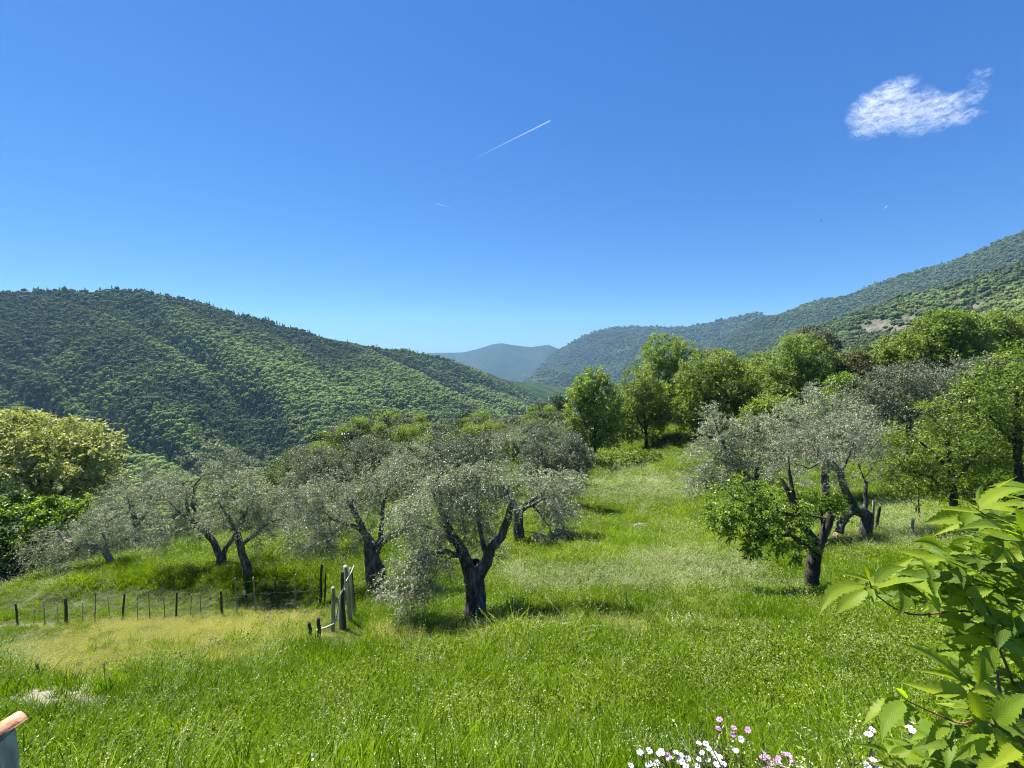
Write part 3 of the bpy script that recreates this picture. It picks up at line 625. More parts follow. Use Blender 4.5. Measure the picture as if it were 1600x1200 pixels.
left_void = (py < 925 - .32 * px) & (px < 215)
u = rg.random(len(Pp)); u2 = rg.random(len(Pp))
is_st = u < m_st * .97
is_se = (~is_st) & (u2 < np.maximum(m_se * .6, .015))
weedp = np.clip(.2 + pn * 1.5 + .06 * fore + .22 * blobmask(px, py, [(1250,1010,220,120,1),(1000,1080,120,50,.7),(500,1150,260,60,.5)]), .04, .8)
u3 = rg.random(len(Pp)); is_we = (~is_st) & (~is_se) & (u3 < weedp)
is_lu = ~(is_st | is_se | is_we)
keep = (rg.random(len(Pp)) > NOG) & ~left_void
tint_l = np.clip(.42 + pn * 1.3 + pn2 * .7 + rg.normal(0, .14, len(Pp)) + .15 * blobmask(px, py, [(950,850,300,40,1),(150,900,250,40,1),(560,940,80,40,1)]), 0, 1)
tint_o = np.clip(.5 + pn2 * .8 + rg.normal(0, .2, len(Pp)), 0, 1)
Ss = Ss * (1 - .62 * blobmask(px, py, [(30,965,140,44,1),(250,945,170,36,1),(430,935,110,36,1)])) * (1 - .3 * m_st) * (1 + .75 * blobmask(px, py, [(800,990,420,16,1),(1080,955,160,14,.8)]) * (px > 560)) * (1 - .55 * blobmask(px, py, [(525,990,60,26,.9),(80,1108,170,20,1)]))
def sc_m(name, mask, coll, nv, t, label, k=1.0, seed=1):
    m = mask & keep
    o = scatter(name, Pp[m], PROTO[coll], nv, Ss[m] * k * (1 + .35 * np.clip(pn[m] * 2, -.6, 1)), t[m], tilt=.12, seed=seed, sz=np.minimum(1, 1.2 / np.maximum(Ss[m], .3)) ** .85); tag(o, label); return o
sc_m("meadow_grass", is_lu, "lush_tuft", 5, tint_l, "lush bright green grass of the sloping meadow", seed=1)
sc_m("seeding_grass", is_se, "seeding_tuft", 5, tint_o, "tall pale grass in seed on the terrace edges", .95, seed=2)
sc_m("dry_grass", is_st, "straw_tuft", 5, tint_o, "yellowed dry grass along the crest and fence", .62, seed=3)
sc_m("weeds", is_we, "weed_tuft", 5, tint_o, "low leafy weeds with tiny pale flowers in the meadow", 1.15, seed=4)
# a few stalks of seed grass over the whole foreground
q = (rg.random(len(Pp)) < .025 + .02 * (fore > .5)) & keep
scatter("seeding_grass", Pp[q], PROTO["seeding_tuft"], 5, Ss[q] * .85, tint_o[q], tilt=.15, seed=9)["label"] = "scattered seed stalks standing among the green meadow grass"
bq = (rg.random(len(Pp)) < .5 * blobmask(px, py, [(805,868,34,16,1),(915,812,26,12,.8),(330,1080,10,6,.3)]))
scatter("buttercups", Pp[bq], PROTO["buttercup_tuft"], 3, Ss[bq], tint_o[bq], tilt=.1, seed=10)["label"] = "yellow flowering weeds around the olive trunks"

# ------------------------------------------------------------------ the trees one by one
OB, BK = M['olive_bark'], M['bark']
OLV = dict(mat=M['olive'], bark=OB, leaf=(.075, .021), droop=.45, csize=.34, twl=.42, upl=.2, jit=.6)
# A: olive in front of the dry crest
tree("olive_tree", "gnarled silver olive with a thick black trunk standing at the edge of the dry grass", "olive tree", (745,972), [
  [(745,972,0,.38),(744,945,0,.31),(741,915,0,.29),(740,895,0,.29),(738,880,0,.26)],
  [(740,905,0,.24),(728,875,0,.17),(716,850,.1,.14),(702,828,.1,.11),(690,800,.2,.08),(676,770,.2,.05)],
  [(744,900,0,.24),(760,878,0,.17),(769,855,-.1,.13),(784,838,-.1,.125),(792,815,-.1,.11),(801,781,-.1,.075)],
  [(760,872,0,.09),(754,845,.2,.07),(748,815,.3,.05),(745,785,.3,.035)],
  [(725,870,0,.09),(690,862,-.3,.07),(660,868,-.5,.05),(640,885,-.6,.035)],
  [(795,805,-.1,.05),(830,790,.2,.045),(860,775,.3,.03)],
  [(716,850,.1,.06),(684,832,.5,.05),(655,818,.7,.035)]],
  [(645,893,44,36,-.6),(672,858,44,34,-.3),(690,800,60,48,.2),(745,750,55,32,.3),(730,810,45,40,.6),(700,760,50,34,0),(812,770,46,26,.2),(868,772,42,30,.3),(640,812,36,36,.8),(760,850,30,30,.8),(640,930,30,22,-.7)],
  12, clusters=230, twigs=18, lpt=13, seed=11, shell=.35, droop=.7, **{k: v for k, v in OLV.items() if k != 'droop'})
# B: olive with a bent arm behind the leaning stakes
tree("olive_tree", "grey olive with a stout hollow trunk and an arched bare bough behind the leaning stakes", "olive tree", (590,914), [
  [(590,914,0,.44),(586,890,0,.36),(581,868,0,.27),(579,852,0,.25)],
  [(586,868,0,.2),(592,850,0,.17),(606,840,0,.14),(618,836,-.1,.12),(630,824,-.1,.11),(646,819,-.2,.09),(658,826,-.3,.075),(670,837,-.4,.06),(690,858,-.4,.04)],
  [(579,855,0,.2),(572,836,.1,.15),(560,812,.2,.11),(548,790,.3,.08)],
  [(594,848,0,.1),(596,825,.2,.09),(598,795,.3,.07),(606,765,.4,.05)],
  [(566,825,.1,.09),(540,818,.2,.07),(515,808,.2,.045)]],
  [(500,800,50,50,.2),(548,768,60,40,.3),(610,745,60,34,.5),(520,838,50,32,-.2),(590,798,50,34,.6),(640,775,40,36,.6),(480,835,34,32,0),(468,770,34,30,.4)],
  16, clusters=230, twigs=15, lpt=12, seed=12, shell=.3, **OLV)
# C / D: the two slender olives by the fence
tree("olive_tree", "olive forking low into two dark stems on the bright grass above the wire fence", "olive tree", (343,887), [
  [(346,887,0,.27),(346,876,0,.22),(345,868,0,.2)],
  [(344,872,0,.16),(337,853,0,.14),(326,838,0,.13),(318,827,0,.12),(304,818,0,.10),(294,800,.2,.08),(290,775,.3,.06)],
  [(347,870,0,.13),(353,855,0,.11),(364,842,0,.10),(372,825,0,.08),(378,800,.2,.06)],
  [(320,830,0,.07),(300,790,.3,.07),(306,755,.4,.05),(325,735,.5,.035)],
  [(306,818,0,.06),(280,800,-.3,.05),(258,780,-.3,.035)]],
  [(332,725,52,36,.5),(290,765,50,40,.3),(262,812,40,44,-.2),(352,765,46,40,.6),(250,770,36,36,.3),(300,820,32,28,-.4),(245,850,26,20,-.4),(372,740,30,30,.6)],
  20, clusters=200, twigs=14, lpt=12, seed=13, shell=.3, **OLV)
tree("olive_tree", "olive with a crooked speckled trunk, second from the fence corner post", "olive tree", (387,905), [
  [(388,905,0,.2),(386,885,0,.17),(378,865,0,.15),(373,845,0,.14),(370,828,0,.12)],
  [(371,832,0,.1),(380,812,.1,.08),(388,790,.2,.06)],
  [(376,850,0,.1),(396,838,.1,.08),(412,822,.2,.06),(432,812,.3,.04)],
  [(370,830,0,.08),(356,806,-.1,.06),(344,790,-.2,.04)]],
  [(400,800,46,36,.3),(380,770,40,32,.3),(428,790,34,40,.3),(350,805,32,30,-.2),(420,765,34,26,.4),(400,835,30,18,-.3)],
  18.3, clusters=130, twigs=14, lpt=12, seed=14, shell=.3, **OLV)
tree("olive_tree", "small young olive with a short stem between two bigger silver olives", "olive tree", (513,866), [
  [(513,868,0,.16),(513,852,0,.13),(508,835,0,.1),(500,815,0,.07)], [(512,848,0,.09),(524,826,0,.07),(530,805,0,.05)]],
  [(500,815,42,40,0),(470,790,40,40,.5),(530,790,40,36,.6),(455,820,30,26,.2)], 21.5, clusters=100, twigs=12, lpt=11, seed=15, shell=.3, **OLV)
# E: olive behind A
tree("olive_tree", "thick-stemmed olive standing beside yellow flowers behind the crest olive", "olive tree", (812,852), [
  [(812,853,0,.36),(811,835,0,.3),(810,815,0,.27),(808,798,0,.25)],
  [(808,800,0,.2),(800,780,.2,.15),(790,765,.3,.1)], [(810,802,0,.2),(826,785,0,.14),(846,772,0,.11),(868,768,0,.07)],
  [(826,785,0,.08),(842,800,-.3,.06),(858,822,-.5,.04)]],
  [(850,758,54,34,.2),(880,790,36,44,-.3),(868,838,30,30,-.8),(800,750,40,30,.5),(846,790,32,26,0),(890,752,28,20,0),(852,862,22,16,-.8)],
  22.5, clusters=170, twigs=13, lpt=11, seed=16, shell=.3, leaf=(.1, .032), **{k: v for k, v in OLV.items() if k not in ('leaf',)})
# F, G and the rank of dense olives
DO = dict(mat=M['olive_dark'], bark=OB, leaf=(.13, .045), droop=.15, csize=.42, twl=.45, upl=.45, jit=.5, visible_twigs=False, lpt=15)
tree("olive_tree", "dark dense olive on a straight black trunk above a green cactus pad", "olive tree", (736,773), [
  [(736,773,0,.34),(736,755,0,.28),(735,742,0,.25)], [(735,745,0,.18),(722,728,0,.13),(712,712,0,.09)], [(736,745,0,.18),(750,728,0,.13),(762,712,0,.08)]],
  [(735,708,44,24,0),(706,722,30,24,.3),(762,722,34,26,.2),(740,735,32,16,.6)], 34, clusters=170, twigs=12, seed=17, shell=.6, **DO)
tree("olive_tree", "full round olive thick with grey leaves down to the grass, beside the open meadow", "olive tree", (870,778), [
  [(870,779,0,.35),(870,765,0,.3),(870,748,0,.26)], [(870,750,0,.2),(852,725,0,.13),(845,700,0,.09)], [(870,750,0,.2),(888,722,0,.13),(892,700,0,.09)]],
  [(868,700,42,36,0),(845,728,34,34,.2),(894,728,30,34,.2),(870,745,40,28,-.3),(905,708,20,20,.3)], 31, clusters=260, twigs=12, seed=18, shell=.65, **DO)
BACK = [((462,778),47,[(455,735,38,30),(432,752,34,24)],"spreading grey-green olive at the end of the terrace, above the silver ones",'scrub'),
 ((500,765),42,[(497,728,40,26),(520,742,30,24)],"low dark-hearted olive left of centre among the rank behind",'greyscrub'),
 ((548,750),50,[(545,722,38,20),(530,738,30,20)],"flat-topped grey-green tree in the rank of olives behind",'scrub'),
 ((588,748),46,[(580,708,36,24),(600,722,30,26)],"olive with a violet-grey rounded top in the rank behind",'greyscrub'),
 ((632,760),41,[(640,722,34,28),(618,738,26,24)],"pale olive with an untidy top between the rank and the crest olive",'olive'),
 ((682,752),44,[(688,705,40,26),(700,728,36,26),(660,722,28,20)],"wide soft grey olive just left of the straight black trunk",'olive_dark'),
 ((806,752),46,[(805,690,34,24),(822,710,30,26),(790,708,26,22)],"grey olive with feathery top behind the round full one",'olive'),
 ((842,735),56,[(838,676,30,16),(856,686,26,18)],"small grey olive at the top of the meadow rank",'greyscrub'),
 ((770,735),58,[(768,690,26,16),(750,700,26,14)],"grey-brown olive in the gap between two dense ones",'greyscrub')]
for i, (b, D, bl, lab, mt) in enumerate(BACK):
    cx, cy_ = bl[0][:2]
    tree("olive_tree", lab, "olive tree", b, [[(b[0], b[1], 0, .3), (b[0], b[1] - 14, 0, .24), ((b[0] + cx) / 2, (b[1] + cy_) / 2 + 4, 0, .17), (cx, cy_ + 4, 0, .08)]],
         [(x, y, rx, ry, 0) for x, y, rx, ry in bl] + [(bl[0][0], bl[0][1] + bl[0][3] * .7, bl[0][2] * .8, bl[0][3] * .7, -.5)], D, M[mt], OB, clusters=170, twigs=14, lpt=13, leaf=(.14, .05), csize=.5, twl=.55, droop=.15, upl=.5, seed=40 + i, shell=.6, visible_twigs=False, group="olives behind the terrace edge")
# left side
tree("olive_tree", "low silvery olive with bare whitish boughs spreading over the grass edge below the pale tree", "olive tree", (178,876), [
  [(178,877,0,.18),(165,862,0,.13),(150,852,0,.1),(135,850,0,.09),(118,852,0,.08),(98,842,0,.06),(90,830,0,.04)],
  [(165,862,0,.09),(168,845,0,.08),(160,832,0,.06)], [(140,850,0,.06),(125,830,.3,.05),(110,815,.4,.03)]],
  [(140,832,50,34,0),(90,850,44,28,0),(170,812,34,26,.4),(60,866,28,20,-.2),(120,868,40,22,-.3),(190,840,24,30,.4)], 21, clusters=170, twigs=14, lpt=11, seed=19, shell=.3, **{**OLV, 'bark': M['twig']})
tree("olive_tree", "tall grey olive rising between the pale tree and the forked olive", "olive tree", (215,868), [
  [(215,870,0,.26),(214,845,0,.2),(212,820,0,.17),(206,795,0,.13),(200,775,0,.08)], [(213,825,0,.12),(228,800,0,.09),(236,775,0,.06)]],
  [(205,765,40,32,.3),(190,795,34,36,0),(225,800,30,34,-.2),(235,765,24,24,.5),(210,835,26,26,-.4),(240,735,14,22,.6)], 25, clusters=170, twigs=13, lpt=11, seed=20, shell=.35, **OLV)
tree("blossoming_tree", "big rounded tree with pale yellow-green flowering foliage standing at the slope's edge", "tree", (68,905), [
  [(70,905,0,.36),(72,850,0,.3),(72,810,0,.26),(70,780,0,.22)],
  [(70,790,0,.16),(50,760,0,.13),(25,735,.3,.1),(5,712,.4,.07)], [(71,785,0,.16),(80,755,0,.12),(82,725,.2,.09),(76,695,.3,.06)],
  [(74,790,0,.15),(105,765,-.2,.12),(130,750,-.3,.1),(155,735,-.3,.06)], [(66,770,0,.12),(55,725,.5,.1),(45,690,.6,.06)]],
  [(45,690,62,42,0),(100,690,50,34,0),(0,720,54,52,0),(135,722,46,38,-.3),(60,740,66,42,-.6),(165,740,26,26,0),(20,660,36,18,.4),(120,765,50,24,0),(-50,700,50,50,0),(150,690,24,20,.2),(-90,760,50,50,0)],
  29, M['pale'], BK, clusters=430, twigs=13, lpt=9, leaf=(.2, .11), csize=.55, twl=.55, droop=.25, upl=.1, seed=21, shell=.5, visible_twigs=False, step=.5, rtip=.012)
tree("fig_tree", "bright green bushy tree in front of the pale flowering one, its foot in deep shade", "tree", (50,925), [
  [(50,925,0,.2),(50,880,0,.16),(48,850,0,.12),(40,820,0,.08)], [(49,870,0,.12),(80,835,0,.1),(105,810,0,.06)], [(49,865,0,.12),(15,840,0,.09),(-10,820,0,.06)]],
  [(30,800,50,24,0),(90,800,42,20,.2),(-15,820,44,30,0),(60,830,46,18,-.4),(10,862,40,20,-.5),(115,790,22,14,0)],
  25, M['bright'], BK, clusters=150, twigs=10, lpt=8, leaf=(.16, .1), csize=.4, twl=.4, droop=.2, upl=.3, seed=22, shell=.55, visible_twigs=False)
for i, (x, y, rx, ry, D, lab) in enumerate([(20,885,60,36,24,"dark thicket bush in deep shade beside the grass edge"),(95,888,50,28,24.5,"bramble mass in dark shade colour under the low silvery olive"),(165,880,44,22,26,"dim undergrowth bush between the two grey olives"),(-60,870,60,60,24,"tall dark bush at the shaded edge of the slope"),(225,868,30,18,30,"small shaded shrub behind the tall grey olive")]):
    tree("bramble_bush", lab, "bush", (x, y + 30), [[(x, y + 30, 0, .06), (x, y + 8, 0, .04), (x, y - 5, 0, .03)]], [(x, y, rx, ry, 0), (x + rx * .5, y + 8, rx * .6, ry * .8, -.4), (x - rx * .5, y + 6, rx * .6, ry * .8, -.4)], D, M['dark'], BK, clusters=90, twigs=11, lpt=8, leaf=(.14, .09), csize=.4, twl=.4, seed=60 + i, shell=.4, visible_twigs=False, group="shaded bushes along the drop")  # near-black leaf colour paints in the deep shade along the drop

# right side: pruned fruit tree
tree("fruit_tree", "pruned fruit tree with sawn-off limbs and a low skirt of fresh green leaves", "tree", (1270,928), [
  [(1270,928,0,.24),(1268,905,0,.2),(1271,880,0,.19),(1274,862,0,.19),(1278,850,0,.18)],
  [(1278,852,0,.15),(1286,836,0,.13),(1294,818,0,.12),(1299,803,0,.115)],
  [(1276,850,0,.12),(1262,830,0,.11),(1250,812,0,.1),(1243,798,0,.1),(1236,778,0,.08),(1228,762,.1,.07),(1221,748,.2,.045)],
  [(1244,796,0,.07),(1240,778,.1,.065),(1236,755,.2,.055),(1233,735,.2,.045),(1232,712,.3,.02)],
  [(1268,862,0,.09),(1250,845,-.2,.075),(1236,836,-.3,.06),(1215,835,-.3,.05),(1190,838,-.4,.03)],
  [(1248,808,0,.06),(1218,798,0,.05),(1180,790,0,.04),(1150,780,0,.025)],
  [(1296,812,0,.035),(1270,806,.1,.03),(1248,800,.2,.02)]],
  [(1128,796,30,34,0),(1170,775,40,28,.2),(1160,820,44,24,-.2),(1215,805,40,30,-.2),(1205,838,34,18,-.4),(1250,850,26,14,-.5),(1225,770,20,16,.2),(1172,852,16,14,-.4),(1238,862,18,10,-.5),(1130,835,16,12,0)],
  13, M['bright'], BK, clusters=150, twigs=8, lpt=9, leaf=(.085, .05), csize=.22, twl=.22, droop=.3, upl=.15, seed=23, shell=.3, wob=.12, rtip=.005)
tree("fruit_tree_shoots", "bright leafy sapling growing behind the sawn limbs of the fruit tree", "sapling", (1285,822), [[(1285,824,0,.06),(1284,805,0,.05),(1282,785,0,.03)]], [(1290,785,30,18,0),(1262,790,22,16,0),(1310,792,16,14,0)], 18.5, M['bright'], BK, clusters=60, twigs=9, lpt=8, leaf=(.1, .06), csize=.28, twl=.28, seed=24, shell=.3, visible_twigs=False)
bpy.data.objects["fruit_tree_shoots"].name = "sapling"
# leaning olive N1 with its cut stump limb
tree("olive_tree", "old olive leaning over with heavy dark limb and half-bare twigs above the log pile", "olive tree", (1352,826), [
  [(1352,826,0,.26),(1356,806,0,.24),(1346,800,0,.24),(1334,795,0,.22)],
  [(1336,796,0,.2),(1326,776,0,.17),(1317,758,0,.15),(1312,738,0,.14),(1300,722,0,.12),(1288,716,0,.1),(1278,714,0,.06)],
  [(1312,740,0,.09),(1320,725,.2,.07),(1330,700,.3,.05)],
  [(1334,797,0,.15),(1322,806,-.2,.15),(1314,820,-.4,.16),(1311,832,-.5,.17)],
  [(1350,800,0,.1),(1353,785,.2,.09),(1352,768,.3,.08),(1354,754,.3,.07)],
  [(1290,718,0,.05),(1262,732,0,.04),(1240,722,0,.03)]],
  [(1285,690,60,40,.4),(1340,700,50,40,.5),(1245,700,46,40,.3),(1290,738,46,24,0),(1365,722,40,32,.6),(1230,740,34,26,0),(1330,660,40,30,.8)],
  19, M['olive'], OB, clusters=170, twigs=12, lpt=8, leaf=(.085, .024), csize=.4, twl=.5, droop=.3, upl=.25, seed=25, shell=.25, jit=.7, rtip=.008)
tree("olive_tree", "broad silver olive leaning out over the meadow, its foliage reaching the grass", "olive tree", (1185,782), [
  [(1185,783,0,.26),(1183,766,0,.22),(1178,752,0,.2)], [(1180,755,0,.16),(1160,738,0,.12),(1140,725,0,.09),(1118,715,0,.06)], [(1180,752,0,.15),(1185,728,0,.11),(1192,700,0,.07)],
  [(1150,730,0,.08),(1130,695,.2,.06),(1118,665,.3,.04)]],
  [(1105,728,50,34,0),(1125,685,36,34,.3),(1110,655,18,20,.4),(1170,700,46,34,.5),(1150,745,44,24,-.4),(1205,725,34,34,.3),(1085,750,30,18,0),(1180,665,32,24,.8)],
  25, M['olive'], OB, clusters=260, twigs=13, lpt=10, leaf=(.12, .038), csize=.42, twl=.45, droop=.25, upl=.35, seed=26, shell=.45)
tree("olive_tree", "wide grey olive mass behind the leaning one, filling the slope", "olive tree", (1290,752), [
  [(1290,753,0,.3),(1290,725,0,.24),(1288,700,0,.18)], [(1289,715,0,.15),(1255,690,0,.12),(1235,670,0,.08)], [(1289,712,0,.15),(1330,685,0,.12),(1355,665,0,.08)]],
  [(1270,645,50,30,.3),(1235,672,36,36,0),(1310,652,50,30,.3),(1345,678,40,34,0),(1290,690,56,30,-.5),(1280,615,26,16,.5)],
  31, M['olive'], OB, clusters=260, twigs=12, lpt=9, leaf=(.15, .05), csize=.5, twl=.55, droop=.2, upl=.4, seed=27, shell=.5, visible_twigs=False)
tree("olive_tree", "blue-grey olive with lumpy crown beneath the dark bright-topped tree", "olive tree", (1420,720), [
  [(1420,722,0,.3),(1420,690,0,.24),(1420,650,0,.18)], [(1420,670,0,.15),(1390,630,0,.12)], [(1420,665,0,.15),(1455,625,0,.12)]],
  [(1390,600,36,26,0),(1430,590,44,26,.5),(1475,582,30,20,.5),(1365,630,34,26,0),(1410,635,44,26,-.5),(1340,610,26,20,.4),(1455,615,34,24,0)],
  37, M['greyscrub'], OB, clusters=260, twigs=12, lpt=8, leaf=(.17, .06), csize=.55, twl=.6, droop=.2, upl=.4, seed=28, shell=.55, visible_twigs=False)
# near broadleaf trees at the picture's edge
tree("hackberry_tree", "airy yellow-green tree with many thin horizontal sprays beside the creeper", "tree", (1490,842), [
  [(1490,842,0,.17),(1492,800,0,.14),(1488,760,0,.12),(1482,720,0,.09),(1480,680,0,.06)], [(1489,775,0,.08),(1455,745,0,.06),(1420,735,0,.04)], [(1488,755,0,.08),(1520,715,0,.06),(1545,690,0,.04)],
  [(1484,735,0,.07),(1450,700,0,.05),(1425,680,0,.03)]],
  [(1440,740,50,30,0),(1490,700,50,40,.2),(1420,700,34,34,.2),(1535,730,46,36,0),(1475,650,34,30,.2),(1500,765,56,20,-.2),(1405,765,30,18,-.3),(1550,770,40,20,0)],
  18, M['bright'], BK, clusters=380, twigs=8, lpt=8, leaf=(.085, .045), csize=.36, twl=.36, droop=.15, upl=.1, seed=29, shell=.25, rtip=.006)
tree("hackberry_tree", "taller yellow-green tree with a slim dark trunk beside the airy one", "tree", (1592,800), [
  [(1592,800,0,.16),(1592,750,0,.14),(1590,700,0,.12),(1588,640,0,.1),(1586,590,0,.06)], [(1590,700,0,.08),(1560,665,0,.06),(1535,640,0,.04)], [(1589,680,0,.08),(1620,640,0,.06),(1640,610,0,.04)]],
  [(1575,570,42,28,0),(1540,610,38,34,0),(1600,620,46,46,0),(1560,660,46,40,-.2),(1520,645,26,24,.2),(1650,600,50,60,0),(1590,700,46,30,0),(1660,700,60,60,0)],
  17, M['bright'], BK, clusters=420, twigs=8, lpt=8, leaf=(.09, .048), csize=.36, twl=.38, droop=.15, upl=.15, seed=30, shell=.3, rtip=.006)
# the wood beyond the meadow
def bigtree(name, lab, b, D, blobs, mt, seed, r=.3, leaf=.26, clusters=200, limbs=None, csize=.7, dens=1.0):
    (bx, by) = b; top = min(y for _, y, _, _ in blobs); cx = float(np.mean([x for x, *_ in blobs])); low = np.mean([y for _, y, *_ in blobs])
    L = limbs or [[(bx, by, 0, r), (bx, by * .7 + low * .3, 0, r * .8), ((bx + cx) / 2, low, 0, r * .6), (cx, (low + top) / 2, 0, r * .25)]] + [
        [(bx, by * .55 + low * .45, 0, r * .5), ((bx + x) / 2, (by * .4 + y * .6), dd, r * .35), (x, y, dd, r * .15)] for (x, y, _, _), dd in zip(blobs[:4], (1, -1, 1.5, -1))]
    tree(name, lab, "tree", b, L, [(x, y, rx * 1.13, ry * 1.1, float(np.sin(i * 2.1)) * rx * D / FPX * .35) for i, (x, y, rx, ry) in enumerate(blobs)], D, M[mt], BK, clusters=int(clusters * dens * 1.25), twigs=13, lpt=9,
         leaf=(leaf * .9, leaf * .55), csize=csize, twl=.8, droop=.2, upl=.15, seed=seed, shell=.55, visible_twigs=False, step=.8, rtip=.014, wob=.08)
bigtree("chestnut_tree", "first broad tree of the wood by the bramble hedge, with thin dark stem", (930,712), 58, [(925,612,26,26),(905,640,22,28),(945,632,24,32),(915,675,30,24),(950,672,20,24),(930,590,16,12)], 'mid', 71, r=.22, clusters=230)
bigtree("chestnut_tree", "yellowish leafy tree between the first and the tallest tree of the wood", (1010,702), 64, [(1000,595,24,24),(985,628,24,26),(1018,622,22,30),(1000,662,32,26),(972,660,16,24),(1028,660,16,24)], 'oak', 72, r=.3, clusters=220)
bigtree("chestnut_tree", "tallest tree of the wood with upright bright green tufts", (1046,672), 74, [(1038,548,30,22),(1062,556,24,24),(1020,560,18,22),(1045,590,34,26),(1030,620,24,22),(1066,600,20,30),(1052,640,26,20)], 'mid', 73, r=.35, clusters=300)
bigtree("oak_tree", "big domed oak, wide and olive-green, at the head of the grassy strip", (1120,690), 60, [(1118,570,34,22),(1088,592,30,28),(1150,592,32,28),(1105,622,44,28),(1150,630,34,28),(1075,632,20,24),(1170,645,24,22),(1130,655,46,20),(1085,665,18,16)], 'oak', 74, r=.45, clusters=380, dens=1.1)
bigtree("oak_tree", "yellow-topped tree just behind the domed oak", (1182,668), 80, [(1180,572,20,16),(1192,600,22,26),(1170,610,18,22),(1200,635,20,18)], 'oak', 75, clusters=150)
bigtree("chestnut_tree", "fresh green layered tree in front of the grey rounded crown", (1252,668), 64, [(1248,545,28,20),(1225,568,24,24),(1275,565,26,22),(1245,595,40,24),(1285,592,20,18),(1225,610,22,18),(1260,625,36,18)], 'mid', 76, clusters=300)
bigtree("stone_pine", "grey-green rounded crown showing above the layered green tree", (1270,640), 105, [(1268,528,28,14),(1290,538,18,14),(1245,540,16,12)], 'greyscrub', 77, clusters=140, leaf=.34)
bigtree("budding_tree", "brownish half-leafed tree in the middle of the wood's edge", (1340,670), 62, [(1338,572,24,16),(1318,592,22,18),(1360,588,24,20),(1340,610,36,18)], 'brownish', 78, clusters=180)
bigtree("chestnut_tree", "low bright green tree below the brownish one", (1325,690), 54, [(1322,612,22,14),(1345,618,22,14),(1300,622,18,12),(1315,598,14,10)], 'bright', 79, clusters=120)
bigtree("chestnut_tree", "spreading deep green tree with glossy lit shelves, highest on the slope", (1482,660), 58, [(1480,508,32,20),(1448,528,28,22),(1512,525,24,22),(1478,545,44,22),(1440,556,26,18),(1515,560,24,20),(1480,580,34,16)], 'mid', 80, r=.4, clusters=340, dens=1.1)
bigtree("chestnut_tree", "green tree on the slope beside the spreading one, partly hidden", (1402,660), 62, [(1400,548,22,16),(1380,566,22,18),(1420,572,24,20),(1395,590,28,16)], 'mid', 81, clusters=190)
bigtree("oak_tree", "mottled brown-green oak beyond the spreading tree", (1575,650), 66, [(1570,506,28,16),(1545,524,22,18),(1600,520,28,18),(1575,540,34,16),(1640,510,40,24)], 'oak', 82, clusters=230)
bigtree("oak_tree", "dull green oak low behind the brownish tree", (1400,640), 90, [(1372,560,24,12),(1350,552,18,10),(1395,548,20,12)], 'scrub', 83, clusters=120, leaf=.3)
bigtree("oak_tree", "dark round tree beside the tall yellow-green one", (1530,690), 46, [(1520,590,24,18),(1500,600,20,18),(1545,575,20,14),(1520,615,30,16)], 'greyscrub', 84, clusters=140)
bigtree("oak_tree", "dim green tree filling the gap under the layered tree", (1205,690), 52, [(1205,640,26,18),(1180,655,22,14),(1232,648,22,16)], 'mid', 85, clusters=120)
bigtree("chestnut_tree", "shaded tree in the wood behind the first two trunks", (975,690), 84, [(970,640,30,22),(940,650,26,20),(1000,650,30,22)], 'mid', 86, clusters=150)
bigtree("chestnut_tree", "shaded tree in the wood behind the tallest trunk", (1080,672), 92, [(1075,630,26,20),(1050,640,24,18),(1100,640,26,18)], 'dark', 87, clusters=150)  # dark leaf colour stands in for shade inside the wood
bigtree("oak_tree", "scrubby tree far up the slope under the rocky hillside", (1460,600), 100, [(1420,528,18,9),(1440,522,16,9),(1400,534,18,9)], 'scrub', 88, clusters=90, leaf=.34)
# hedge of brambles at the meadow's end
for i, (x, y, rx, ry, D, lab) in enumerate([(932,720,26,12,46,"clipped-looking bramble mound at the wood's foot, nearest the round olive"),(970,717,28,11,48,"long low bramble mound in the middle of the hedge line"),(1008,712,22,9,51,"last small bramble mound of the hedge line, by the shade"),(905,728,12,8,45,"little bramble clump tucked against the round olive")]):
    tree("bramble_bush", lab, "bush", (x, y + ry), [[(x, y + ry, 0, .05), (x, y, 0, .04)]], [(x, y, rx, ry, 0), (x + rx * .5, y + 1, rx * .6, ry, .5), (x - rx * .5, y + 1, rx * .6, ry, .5)], D, M['bright'] if i % 2 == 0 else M['mid'], BK, clusters=70, twigs=11, lpt=7, leaf=(.16, .11), csize=.4, twl=.35, seed=160 + i, shell=.7, visible_twigs=False, group="bramble mounds at the wood's foot")

